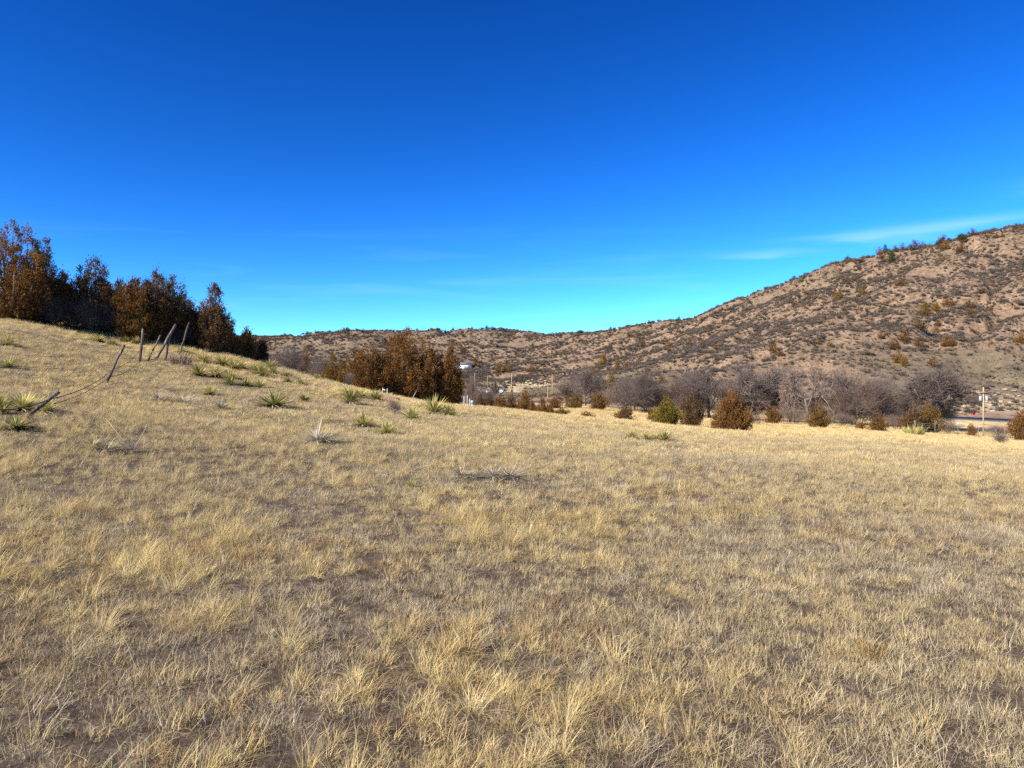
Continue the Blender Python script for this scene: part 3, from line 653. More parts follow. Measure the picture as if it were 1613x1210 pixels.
# ---- junipers near the camera, each its own shape: (px, base row or None, distance or None, width px, height px, foliage, options, label)
JUN = [
 (20, 514, 34, 136, 165, 'juniper_rust', dict(plumes=20, leaves=26000, spire=.35), 'tall rust brown juniper at the left edge of the photo'),
 (64, 517, 35.5, 96, 124, 'juniper_dark', dict(plumes=14, leaves=16000, spire=.4), 'dark juniper filling in right of the tall edge juniper'),
 (150, 532, 36.5, 92, 126, 'juniper_dark', dict(plumes=14, leaves=19000, spire=.3, open_=.2), 'sparse topped juniper second in the hilltop row'),
 (214, 535, 36, 74, 100, 'juniper_rust', dict(plumes=12, leaves=15000, spire=.25), 'rusty juniper behind the upright fence post'),
 (250, 541, 37.5, 88, 118, 'juniper_dark', dict(plumes=20, leaves=24000, spire=.2, open_=.1), 'many spired juniper behind the leaning brace posts'),
 (300, 552, 38, 40, 72, 'juniper_dark', dict(plumes=8, leaves=7000, spire=.3, open_=.25), 'thin dark juniper between the many spired and pointed ones'),
 (338, 565, 38, 72, 118, 'juniper_dark', dict(plumes=14, leaves=19000, spire=.72), 'pointed conical juniper near the end of the hilltop row'),
 (388, 572, 40, 42, 54, 'juniper_rust', dict(plumes=9, leaves=6500, spire=.4, open_=.2), 'small ragged juniper at the right end of the hilltop row'),
 (412, 572, 41, 26, 38, 'juniper_dark', dict(plumes=7, leaves=4000, spire=.4), 'low dark juniper beside the ragged one on the crest'),
 (104, 524, 40, 70, 88, 'juniper_dark', dict(plumes=14, leaves=11000, spire=.25, open_=.2), 'low dark juniper filling the gap behind the first two junipers'),
 (190, 534, 40, 62, 92, 'juniper_dark', dict(plumes=13, leaves=11000, spire=.25, open_=.2), 'dark juniper filling in behind the rusty one'),
 (285, 552, 40, 56, 92, 'juniper_dark', dict(plumes=13, leaves=10000, spire=.3, open_=.15), 'dark juniper stepping down right of the many spired one'),
 (318, 560, 40.5, 44, 82, 'juniper_rust', dict(plumes=10, leaves=8000, spire=.35, open_=.15), 'rusty juniper tucked left of the pointed one'),
 (362, 570, 41, 40, 56, 'juniper_dark', dict(plumes=9, leaves=6000, spire=.4, open_=.1), 'low dark juniper right of the pointed one'),
 (580, 620, 44, 84, 80, 'juniper_rust', dict(plumes=16, leaves=17000, spire=.35), 'broad rusty juniper at the left of the central clump'),
 (640, 634, 45, 108, 120, 'juniper_rust', dict(plumes=24, leaves=34000, spire=.45), 'tallest rusty juniper in the middle of the central clump'),
 (684, 638, 45.5, 66, 92, 'juniper_rust', dict(plumes=14, leaves=17000, spire=.3), 'rusty juniper between the tallest and the narrow central ones'),
 (710, 638, 45, 40, 92, 'juniper_rust', dict(plumes=13, leaves=15000, spire=.35), 'narrow rusty juniper at the right of the central clump'),
 (548, 604, 50, 34, 40, 'juniper_olive', dict(plumes=10, leaves=6000, spire=.3), 'low olive juniper left of the central clump'),
 (525, 592, 56, 40, 34, 'juniper_olive', dict(plumes=10, leaves=6000, spire=.3), 'olive brown juniper beyond the rounded grey thicket'),
 (1050, 672, 50, 50, 46, 'juniper_yellow', dict(plumes=15, leaves=12000, spire=.55), 'yellow olive juniper just beyond the yucca clump on the crest'),
 (1153, None, None, 74, 66, 'juniper_rust', dict(plumes=18, leaves=19000, spire=.86), 'big cone shaped juniper standing in the field edge'),
 (1089, 666, 68, 40, 50, 'juniper_dark', dict(plumes=13, leaves=6000, spire=.35, open_=.4), 'dull dark juniper between the olive and cone junipers'),
]
def jun_base(px, py, Y):
    if Y is None: return hit(px, py)
    return onground(px, Y)
for i, (px, py, Y, wp, hp, fol, opt, lab) in enumerate(JUN):
    x, y, z = hit(px, 679) if Y is None else onground(px, Y)
    ytop = (py if py else 679) - hp
    H = (HY - ytop) / F * y + EYE - z; W = wp / F * y
    leaf = .115 if y < 60 else .17
    opt = dict(opt, leaves=int(opt['leaves'] * 1.35))
    t, c = juniper(100 + i, H, W, leaf=leaf, foliage=fol, **opt)
    plant('juniper_tree', [('trunk', t), ('crown', c)], (x, y, z), lab, 'juniper')

# ---- smaller junipers and bushes of the valley floor: copies of a few shapes, scaled
JV = {}
for fol in ('juniper_rust', 'juniper_olive', 'juniper_green', 'juniper_dark'):
    JV[fol] = [juniper(300 + 7 * k + len(fol), 2.5, 2.3, plumes=10, leaves=4200, leaf=.17, spire=sp, foliage=fol) for k, sp in enumerate((.35, .6))]
VAL = [ # px, base row, width px, height px, foliage, shape, distance (None = where the base row meets the ground), label
 (1218, 668, 30, 27, 'juniper_rust', 0, None, 'rust juniper in front of the red cliff'),
 (1291, 674, 40, 38, 'juniper_olive', 1, None, 'cone shaped juniper below the tall middle bare tree'),
 (1386, 680, 30, 29, 'juniper_rust', 1, None, 'rusty juniper left of the big olive roadside juniper'),
 (1356, 677, 17, 12, 'juniper_rust', 0, None, 'tiny red brown juniper between two valley junipers'),
 (1438, 684, 40, 40, 'juniper_dark', 0, 104, 'left half of the dark roadside juniper pair'),
 (1464, 685, 42, 47, 'juniper_olive', 0, 106, 'big olive juniper under the wide bare crown by the road'),
 (1608, 695, 36, 48, 'juniper_rust', 0, 96, 'rusty juniper cut by the right edge of the photo'),
 (1530, 686, 16, 18, 'juniper_rust', 0, 112, 'small rusty bush left of the utility pole with transformers'),
 (984, 664, 30, 24, 'juniper_dark', 0, 72, 'brown juniper beyond the crest left of the yellow olive one'),
 (1026, 658, 14, 16, 'juniper_rust', 0, 86, 'small orange juniper touching the yellow olive one'),
 (925, 662, 30, 14, 'juniper_rust', 0, 66, 'low red bush in the pale lower meadow'),
 (884, 660, 28, 18, 'juniper_rust', 0, 62, 'low rusty bush at the field crest left of the red one'),
 (943, 642, 30, 24, 'juniper_rust', 0, 118, 'rusty juniper at the far side of the lower meadow'),
 (904, 640, 30, 18, 'juniper_olive', 0, 122, 'olive bush at the far side of the lower meadow'),
 (874, 642, 26, 16, 'juniper_rust', 0, 120, 'rusty bush left of the olive bush beyond the meadow'),
 (756, 648, 20, 26, 'juniper_dark', 0, 62, 'dark bush right of the white posts'),
 (772, 650, 20, 28, 'juniper_dark', 0, 70, 'dark brown bush second right of the white posts'),
 (790, 652, 26, 30, 'juniper_rust', 0, 66, 'rusty bush below the white shed'),
 (806, 655, 24, 38, 'juniper_rust', 1, 70, 'taller rusty juniper below the middle valley pole'),
 (826, 650, 24, 34, 'juniper_rust', 0, 76, 'brown juniper in the dense bush belt right of that pole'),
 (838, 656, 18, 30, 'juniper_rust', 1, 68, 'narrow orange brown juniper in the bush belt'),
 (854, 648, 20, 28, 'juniper_rust', 1, 84, 'cone shaped rusty juniper at the right end of the bush belt'),
 (816, 660, 22, 18, 'juniper_dark', 0, 58, 'low dark bush peeping over the field crest'),
 (780, 617, 13, 15, 'juniper_green', 0, 318, 'dark green juniper beside the white shed'),
 (738, 606, 7, 9, 'juniper_green', 1, None, 'small green conifer left of the first valley pole'),
 (464, 556, 9, 16, 'juniper_green', 1, 150, 'dark green conifer standing above the left thicket'),
 (453, 558, 8, 10, 'juniper_green', 1, 160, 'lower green conifer left of the dark green one'),
 (481, 575, 20, 26, 'juniper_rust', 0, 70, 'rusty juniper behind the left grey thicket'),
]
for i in range(20):
    q = 744 + i * 6.6 + rng.normal(0, 2)
    VAL.append((q, 652 + 3 * rng.random(), rng.uniform(16, 24), rng.uniform(14, 30) * (1 - .35 * (q > 835)) * (.6 if 774 < q < 802 else 1), ('juniper_rust', 'juniper_dark', 'juniper_rust', 'juniper_olive')[i % 4], i % 2, rng.uniform(60, 96),
                ('rust brown bush', 'dull dark bush', 'rust brown bush', 'olive brown bush')[i % 4] + ' crowded in the valley bush belt below the white shed'))
def copy_mesh_plant(name, pair, px, py, wp, hp, Y, lab, cat, group=None):
    W0, H0 = bounds(pair[1][1])
    x, y, z = onground(px, Y) if Y else hit(px, py, 50)
    H = (HY - (py - hp)) / F * y + EYE - z; W = wp / F * y
    if Y is None: H = hp / F * y
    plant(name, pair, (x, y, z - .03), lab, cat, group, None, (W / W0, W / W0, max(.3, H / H0)))
for (px, py, wp, hp, fol, sh, Y, lab) in VAL:
    t, c = JV[fol][sh]
    copy_mesh_plant('juniper_tree', [('trunk', t), ('crown', c)], px, py, wp, hp, Y, lab, 'juniper', ('crowded bushes, ' + lab.split(' crowded')[0]) if ' crowded' in lab else None)

# ---- bare cottonwoods along the road
BT = [bare_tree(500 + k, 8.0, w, 1 if k < 3 else 3, 5, 4, 'twig_grey' if k % 2 == 0 else 'twig_brown', 'bark', low=l) for k, (w, l) in enumerate(((8.5, .24), (7.5, .26), (10.5, .22), (7.5, .20), (8.5, .18)))]
BTW = (8.5, 7.5, 10.5, 7.5, 8.5)
BARE = [
 (922, 640, 50, 52, 4, 150, 'bare grey tree left of the tan shed'), (893, 636, 40, 40, 3, 170, 'bare tree between the two right valley poles'),
 (985, 652, 62, 56, 3, 128, 'bare thicket tree at the left end of the roadside row'), (1018, 655, 64, 60, 4, 122, 'second bare tree from the left of the roadside row'),
 (1050, 658, 60, 60, 3, 124, 'bare tree above the yellow olive juniper'), (1085, 660, 60, 62, 4, 130, 'bare tree behind the short pole in the row'),
 (1118, 664, 62, 74, 0, 126, 'bare tree left behind the cone shaped juniper'), (1148, 664, 58, 68, 3, 134, 'bare tree directly behind the cone shaped juniper'),
 (1182, 666, 66, 78, 0, 128, 'bare tree at the left of the red cliff'), (1213, 668, 60, 80, 2, 132, 'bare dark limbed tree in front of the red cliff'),
 (1246, 668, 60, 78, 4, 136, 'bare tree at the right of the red cliff'), (1272, 668, 66, 84, 1, 118, 'tall bare tree nearest the field in the middle of the row'),
 (1312, 668, 62, 76, 0, 134, 'bare tree right of the tall middle one'), (1345, 670, 60, 74, 3, 130, 'bare tree above the tiny red brown juniper'),
 (1382, 672, 58, 72, 4, 134, 'bare tree second left of the wide crowned one'), (1408, 674, 48, 62, 3, 138, 'bare tree just left of the wide crowned one'),
 (1462, 672, 106, 82, 2, 128, 'wide crowned bare tree at the right end of the row'),
]
for (px, py, wp, hp, k, Y, lab) in BARE:
    x, y, z = onground(px, Y)
    H = (HY - (py - hp * 1.12)) / F * y + EYE - z; W = wp / F * y * 1.3; w0, h0 = bounds(BT[k][1])
    plant('bare_tree', [('trunk', BT[k][0]), ('crown', BT[k][1])], (x, y, z - .05), lab, 'tree', None, None, (W / w0, W / w0, H / h0))

# ---- bare grey shrubs
BS = [bare_tree(600 + k, 2.4, 3.0, 9, 4, 4, ('twig_grey', 'twig_brown', 'twig_grey', 'twig_shaded')[k], 'bark', .5, .30) for k in range(4)]
SHR = [
 (86, 514, 46, 50, 3, 34.5, 'grey bare shrub under the left edge juniper'), (108, 520, 52, 74, 3, 37, 'bare grey shrub in the gap between the first two junipers'),
 (150, 530, 66, 60, 3, 35.5, 'tangled bare shrub below the sparse topped juniper'), (184, 532, 44, 50, 3, 36, 'bare purple grey shrub left of the rusty juniper'),
 (280, 552, 46, 36, 3, 37, 'bare brown shrub behind the brace posts'), (455, 580, 70, 36, 0, 62, 'wide grey thicket beyond the left crest'),
 (508, 594, 44, 40, 2, 58, 'rounded purple grey thicket left of the central junipers'), (476, 590, 16, 20, 1, 46, 'small grey shrub left of the rounded thicket'),
 (550, 610, 18, 24, 0, 42, 'grey twiggy shrub at the foot of the broad central juniper'), (762, 645, 40, 44, 2, 72, 'bare grey shrub right of the central junipers'),
 (778, 648, 34, 30, 0, 80, 'bare shrub below the white trailer'), (742, 640, 20, 50, 1, 58, 'bare dark shrub behind the white posts'),
 (1190, 668, 26, 14, 1, 92, 'low brown shrub between the cone juniper and the red cliff'), (1250, 668, 44, 26, 1, 112, 'dark brushy shrub below the red cliff'),
 (1325, 676, 44, 26, 1, 108, 'dark brush right of the cone shaped valley juniper'), (1415, 682, 44, 30, 1, 110, 'dark brush left of the roadside juniper pair'),
 (1495, 686, 40, 22, 1, 118, 'low brush left of the rusty bush by the fence'), (1570, 688, 44, 20, 1, 116, 'low brush right of the utility pole with transformers'),
 (1576, 700, 24, 17, 0, None, 'rounded grey green shrub in the field near the right edge'), (1000, 640, 60, 34, 0, 140, 'grey brush below the left end of the bare row'),
 (620, 652, 22, 24, 1, None, 'small red brown shrub beside the red rock'),
]
for i in range(26):
    q = 965 + i * 20.5 + rng.normal(0, 4)
    if 1192 < q < 1250: continue      # the red cliff shows here
    SHR.append((q, 664 + (q - 965) * .022, rng.uniform(34, 50), rng.uniform(34, 58), int(rng.integers(0, 3)), rng.uniform(132, 150), 'bare grey brown undergrowth shrub among the roadside bare trees'))
for (px, py, wp, hp, k, Y, lab) in SHR:
    if Y is None:
        x, y, z = hit(px, py); H = hp / F * y
    else:
        x, y, z = onground(px, Y); H = (HY - (py - hp)) / F * y + EYE - z
    W = wp / F * y * 1.1; w0, h0 = bounds(BS[k][1])
    plant('bare_shrub', [('stem', BS[k][0]), ('crown', BS[k][1])], (x, y, z - .02), lab, 'shrub', 'undergrowth of the bare tree row' if 'undergrowth' in lab else None, None, (W / w0, W / w0, max(.2, H / h0)))

# ---- yuccas
def yucca_head(seed, n=130, Ls=(.36, .56), w=.026, th=(3, 96), bend=(-4, 10), mat='yucca', r0=.06, off=(0, 0), lift=.06):
    r = np.random.default_rng(seed)
    u = r.random(n); t0 = np.radians(th[0] + (th[1] - th[0]) * u**.7); a = r.random(n) * 6.283
    base = np.stack([off[0] + r0 * np.cos(a) * u, off[1] + r0 * np.sin(a) * u, np.full(n, lift)], 1)
    V, q, t, ti = blades(n, base, a + r.normal(0, .1, n), t0, np.radians(r.uniform(bend[0], bend[1], n)), r.uniform(Ls[0], Ls[1], n), w * r.uniform(.75, 1.2, n), 3, .35, None, r)
    V[:, 2] = np.maximum(V[:, 2], -.03)
    return make_mesh('rosette', V, [q, t], M[mat], ti)
YR = {k: [yucca_head(700 + 11 * i + len(k), mat=k) for i in range(3)] for k in ('yucca', 'yucca_yellow', 'yucca_dead')}
YTHIN = [yucca_head(740 + i, n=60, Ls=(.28, .62), th=(8, 88), mat='yucca_dead', w=.012) for i in range(3)]
YDRY = [yucca_head(760 + i, n=55, Ls=(.25, .5), th=(78, 112), bend=(0, 25), mat='yucca_dry', lift=.06) for i in range(3)]
YFLAT = [yucca_head(780 + i, n=150, Ls=(.22, .52), th=(48, 97), bend=(-8, 14), mat='yucca_dead', w=.013, r0=.34) for i in range(3)]
YUC = [ # px, base row, width px, heads, kind, label
 (22, 648, 104, 3, 'y', 'large yellow green yucca clump behind the fallen post'), (4, 652, 34, 1, 'g', 'yucca cut by the left edge below the fallen post'),
 (26, 676, 48, 1, 'g', 'green yucca in front of the fallen post'), (13, 545, 32, 1, 'g', 'upper of two yuccas at the left edge below the junipers'),
 (14, 580, 36, 1, 'g', 'lower of two yuccas at the left edge below the junipers'), (106, 516, 26, 1, 'y', 'yucca under the gap between the first two junipers'),
 (165, 541, 38, 2, 'g', 'yucca clump above the leaning slim post'), (196, 539, 20, 1, 'g', 'small yucca between the slim post and upright post tops'),
 (214, 541, 22, 1, 'y', 'small yucca touching the upright fence post'), (322, 572, 34, 1, 'y', 'straw topped yucca below the pointed juniper'),
 (340, 594, 66, 3, 'y', 'biggest pale yellow yucca clump below the pointed juniper'), (351, 575, 34, 1, 'y', 'yucca right of the straw topped one'),
 (369, 582, 30, 1, 'g', 'green yucca behind the biggest pale clump'), (391, 582, 34, 2, 'y', 'yellow yucca clump in front of the ragged juniper'),
 (386, 608, 62, 3, 'g', 'green yucca clump with dead skirt right of the biggest clump'), (411, 592, 36, 1, 'y', 'yucca up slope of the green skirted clump'),
 (372, 556, 26, 1, 'g', 'yucca at the foot of the small ragged juniper'), (424, 579, 30, 1, 'y', 'yellow yucca on the crest right of the low dark juniper'),
 (440, 590, 34, 2, 'g', 'green yucca pair on the crest left of the grey thicket'), (453, 603, 22, 1, 'g', 'small green yucca below the crest pair'),
 (474, 607, 26, 1, 'g', 'low green yucca in grass left of the central junipers'), (499, 597, 16, 1, 'g', 'small green yucca at the foot of the rounded thicket'),
 (287, 556, 26, 1, 'g', 'yucca in the shade right of the brace posts'), (329, 622, 26, 1, 'g', 'small yucca right of the pale dead yucca on the slope'),
 (347, 645, 34, 1, 'd', 'grey faded yucca below the slope clumps'), (432, 642, 54, 1, 'g', 'single dark green yucca in open grass on the left'),
 (480, 633, 24, 1, 'g', 'faint small yucca right of the dark green one'), (568, 626, 62, 3, 'g', 'large green yucca clump in front of the central junipers'),
 (552, 636, 44, 1, 'y', 'pale yucca at the front of the large green clump'), (571, 672, 38, 1, 'g', 'left of two yuccas in grass below the central junipers'),
 (608, 684, 40, 1, 'g', 'right and lower of two yuccas below the central junipers'), (648, 661, 40, 1, 'y', 'yellow green yucca right of the red brown shrub'),
 (683, 653, 40, 1, 's', 'straw coloured yucca left of a green one on the crest'), (706, 656, 40, 1, 'y', 'yucca at the right end of the crest group'),
 (1016, 692, 52, 3, 'y', 'yellow green yucca clump alone on the right crest'), (1046, 695, 38, 1, 'g', 'grey green yucca joined to the right crest clump'),
 (646, 768, 20, 1, 's', 'little straw yucca in the middle of the field'), (272, 634, 62, 2, 'x', 'pale dead yucca on the slope below the brace posts'),
 (500, 697, 56, 1, 'd', 'bleached spiky dead yucca left of the field centre'), (752, 752, 78, 2, 'x', 'flattened grey dead yucca in the field centre'),
 (803, 754, 54, 1, 'x', 'right hand flattened dead yucca in the field centre'), (172, 710, 90, 3, 'x', 'heap of fallen dead yucca leaves on the left slope'),
]
for i, (px, py, wp, heads, kd, lab) in enumerate(YUC):
    x, y, z = hit(px, py)
    W = wp / F * y * 1.3; CLEAR.append((x, y, W * (.36 if kd in 'gys' else .2)))
    per = W / (1.0 if heads == 1 else 1.0 + .36 * heads) / .92
    o = link('yucca', None, None, (x, y, z)); o.rotation_euler = (0, 0, 0); o.empty_display_size = .2
    tag(o, lab, 'yucca')
    for h in range(heads):
        dx = 0 if heads == 1 else (h / (heads - 1) - .5) * (W - per * .8); dy = rng.normal(0, .12) * (heads > 1)
        s = per * rng.uniform(.9, 1.1)
        zz = z1(x + dx, y + dy) - z
        def part(nm, me, ss):
            p = link(nm, me, o, (dx, dy, zz)); p.scale = ss; p.rotation_euler = (rng.normal(0, .08), rng.normal(0, .08), rng.random() * 6.28)
        k3 = int(rng.integers(0, 3))
        if kd in 'gy':
            part('rosette', YR['yucca' if kd == 'g' and rng.random() < .7 else 'yucca_yellow'][k3], (s * 1.1, s * 1.1, s * rng.uniform(.62, .85))); part('dry_skirt', YDRY[k3], (s * 1.2, s * 1.2, s))
        elif kd == 's': part('rosette', YR['yucca_yellow'][k3], (s, s, s)); part('dry_skirt', YDRY[k3], (s * 1.2, s * 1.2, s))
        elif kd == 'd': part('rosette', YTHIN[k3], (s, s, s)); part('dry_skirt', YFLAT[k3], (s, s, s))
        else: part('dry_skirt', YFLAT[k3], (s, s, s * 1.1))

# ---- weeds and bits close to the camera
wx, wy, wz = hit(1375, 1040)
plant('golden_weed', [('stems', shrub_mesh(811, .17, .26, 70, 'goldweed', .004, 3))], (wx, wy, wz), 'golden orange weed in the grey grass at lower right', 'weed')
wx, wy, wz = hit(285, 575)
plant('dead_brush', [('stems', shrub_mesh(812, .55, 1.2, 220, 'twig_grey', .015, 3))], (wx, wy, wz), 'low dark dead brush right of the brace posts', 'brush')
wx, wy, wz = hit(1440, 686)
plant('low_bush', [('stems', shrub_mesh(813, 1.0, 2.4, 500, 'yucca_yellow', .05, 2))], (wx, wy, wz), 'low yellow green bush at the field edge by the junipers', 'bush')
def stick(pts, r0, r1, mat, lab, cat, name):
    mb = MB(); mb.tube(pts, np.linspace(r0, r1, len(pts)), 6, wob=.25); return tag(link(name, mb.mesh(name, M[mat], True)), lab, cat)
bx, by, bz = onground(648, 42.5)
stick([(bx, by, bz - .05), (bx + .2, by + .1, bz + .35), (bx + .38, by + .1, bz + .75)], .035, .012, 'bark_pale', 'pale dead branch leaning under the central junipers', 'branch', 'dead_branch')
rx, ry, rz_ = hit(160, 712)
for (a, b, c, lab) in ((-.9, .1, .75, 'longer bare stalk sticking out of the dead yucca heap'), (.1, .3, .62, 'shorter bare stalk sticking out of the dead yucca heap')):
    stick([(rx + .45, ry, rz_ + .02), (rx + .45 + a * .25, ry + b * .5, rz_ + c * .3), (rx + .45 + a * .5, ry + b, rz_ + c * .62)], .006, .003, 'bark_pale', lab, 'stalk', 'yucca_stalk')

# ------------------------------------------------------------------ old fence on the left
def post(pb, pt, Yb, dY, rad, lab, split=False):
    rad *= .72
    xb, yb, zb = onground(pb[0], Yb)
    xt, yt, zt = at(pt[0], pt[1], Yb + dY)
    n = 7; P = [(xb + (xt - xb) * s + rng.normal(0, rad * .12), yb + (yt - yb) * s, zb - .12 + (zt - zb + .12) * s) for s in np.linspace(0, 1, n)]
    mb = MB(); mb.tube(P, np.linspace(rad, rad * .82, n) * rng.uniform(.9, 1.1, n), 8, wob=.35)
    o = tag(link('fence_post', mb.mesh('fence_post', M['post'])), lab, 'post', 'old wooden fence posts'); return P
Y1 = hit(30, 656)[1]; P1 = post((28, 656), (93, 617), Y1, .2, .055, 'nearly fallen weathered fence post beside the yucca clump')
Y2 = hit(164, 604)[1]; P2 = post((164, 604), (196, 543), Y2, .1, .055, 'slim bleached fence post leaning right, alone on the slope')
Y3 = hit(219, 572)[1]; P3 = post((219, 572), (226, 518), Y3, 0, .075, 'upright weathered fence post with a burnt base')
P4 = post((229, 572), (253, 528), Y3 + .9, .1, .06, 'thin dark post leaning right of the upright one')
P5 = post((243, 560), (277, 511), Y3 + 2.0, .1, .085, 'thick leaning brace post with a broken top')
P6 = post((259, 558), (268, 527), Y3 + 2.1, .0, .075, 'short steep post propping the thick brace post')
P7 = post((281, 548), (298, 508), Y3 + 5, .1, .06, 'shaded leaning post under the dark junipers')
def wire(pts, lab):
    """barbed strand: sagging wire with twisted barbs"""
    P = []
    for a, b in zip(pts[:-1], pts[1:]):
        for s in np.linspace(0, 1, 14)[:-1]:
            q = np.array(a) + (np.array(b) - np.array(a)) * s; q[2] -= 4 * s * (1 - s) * .12; q[2] = max(q[2], z1(q[0], q[1]) + .06); P.append(q)
    P.append(np.array(pts[-1])); P = np.array(P)
    o = link('barbed_wire', None, None, tuple(P[0])); tag(o, lab, 'wire', 'old barbed wire')
    mb = MB(); mb.tube(P - P[0], .009, 4); link('strand', mb.mesh('strand', M['wire']), o)
    bb = MB()
    for q in P[::2]:
        for k in range(2):
            d = rng.normal(size=3); d /= np.linalg.norm(d); bb.tube([q - P[0] - d * .025, q - P[0] + d * .03], .004, 3)
    link('barbs', bb.mesh('barbs', M['wire']), o)
def onpost(P, f): k = f * (len(P) - 1); i = int(min(k, len(P) - 2)); a = np.array(P[i]); b = np.array(P[i + 1]); return tuple(a + (b - a) * (k - i))
lx, ly, lz = onground(-60, Y1 - 1.5)
wire([(lx, ly, lz + .4), onpost(P1, .75), onpost(P2, .42), onpost(P3, .45)], 'upper rusty barbed wire from the fallen post to the upright post')
wire([onpost(P1, .5), onpost(P2, .25), onpost(P3, .12), onpost(P5, .15)], 'lower sagging barbed wire ending at the brace post')

# ------------------------------------------------------------------ valley fence, poles, buildings, signs
def tpost(px, Y, hgt, lab, kind):
    x, y, z = onground(px, Y)
    o = link('fence_post', None, None, (x, y, z)); tag(o, lab, 'post', 'valley fence posts')
    mb = MB()
    if kind == 'wood': mb.tube([(0, 0, -.2), (.02, 0, hgt * .5), (0, 0, hgt)], [.13, .125, .115], 8, wob=.15); link('post', mb.mesh('post', M['post']), o)
    else:
        mb.box((0, 0, hgt / 2 - .1), (.07, .016, hgt + .2)); mb.box((0, .03, hgt / 2 - .1), (.016, .05, hgt + .2)); link('post', mb.mesh('post', M['post_steel']), o)
        cb = MB(); cb.box((0, 0, hgt + .11), (.16, .10, .22), 0, .8); link('cap', cb.mesh('cap', M['red_paint' if kind == 'red' else 'white_paint']), o) if kind in ('red', 'white') else None
    return (x, y, z)
VF = [tpost(1441, 100, 1.75, 'thick wooden post before the roadside junipers', 'wood'), tpost(1473, 101, 1.75, 'steel fence post with a red cap', 'red'),
      tpost(1509, 103, 1.6, 'steel fence post with a white cap', 'white'), tpost(1541, 105, 1.5, 'steel fence post just left of the utility pole', 'plain'),
      tpost(1569, 105, 1.5, 'steel fence post second right of the utility pole', 'plain'), tpost(1583, 106, 1.85, 'tall thin steel post right of the utility pole', 'plain'),
      tpost(1600, 106, 1.5, 'steel fence post before the right edge juniper', 'plain')]
for k, h in enumerate((.45, .8, 1.15, 1.4)):
    mb = MB(); mb.tube(np.array([(p[0], p[1] - .05, p[2] + h) for p in VF]), .008, 3)
    tag(link('fence_wire', mb.mesh('fence_wire', M['metal_grey'])), 'thin %s wire strand of the roadside fence' % ('lowest', 'second lowest', 'second highest', 'highest')[k], 'wire', 'roadside fence wires')
def upole(px, Y, top_row, rad, lab, arm=1.6, arm_drop=.6, trans=False):
    x, y, z = onground(px, Y); H = (HY - top_row) / F * y + EYE - z; rad *= .72
    o = link('utility_pole', None, None, (x, y, z)); tag(o, lab, 'pole', 'utility poles in the valley')
    mb = MB(); mb.tube([(0, 0, -.3), (0, 0, H * .5), (0, 0, H)], [rad, rad * .9, rad * .75], 8); link('pole', mb.mesh('pole', M['pole']), o)
    if arm:
        ab = MB(); ab.box((0, -rad - .05, H - arm_drop), (arm, .1, .12)); a = link('crossarm', ab.mesh('crossarm', M['pole']), o)
        for s in (-.45, 0, .45):
            ib = MB(); ib.tube([(s * arm, -rad - .05, H - arm_drop + .06), (s * arm, -rad - .05, H - arm_drop + .15), (s * arm, -rad - .05, H - arm_drop + .26)], [.03, .06, .035], 6); link('insulator', ib.mesh('insulator', M['roof_grey']), a)
    if trans:
        for s in (-1, 1):
            tb = MB(); tb.tube([(s * .46, -.05, H - 2.0), (s * .46, -.05, H - 1.96), (s * .46, -.05, H - 1.35), (s * .46, -.05, H - 1.28)], [.15, .19, .19, .1], 10)
            t = link('transformer', tb.mesh('transformer', M['metal_grey']), o)
            b2 = MB(); b2.tube([(s * .5, -.05, H - 1.28), (s * .5, -.05, H - 1.02)], [.05, .03], 6); link('bushing', b2.mesh('bushing', M['roof_grey']), t)
            b3 = MB(); b3.box((s * .24, -.05, H - 1.7), (.2, .06, .1)); link('bracket', b3.mesh('bracket', M['roof_grey']), t)
upole(1549, 108, 610, .145, 'pale wooden utility pole with two grey transformers by the road', 2.2, .75, True)
upole(1081, 150, 602, .15, 'short looking pole rising out of the bare trees', 2.0)
upole(863, 170, 603, .14, 'pale pole in front of the bare tree left of the meadow', 1.8)
upole(870, 300, 590, .17, 'farther pole with a dark box above the valley slope', 2.0)
upole(806, 250, 588, .15, 'tall thin pole right of the white shed', 0)
upole(768, 330, 593, .15, 'thin pole above the white trailer', 0)
upole(748, 330, 588, .17, 'orange toned pole right of the central junipers below the house', 0)

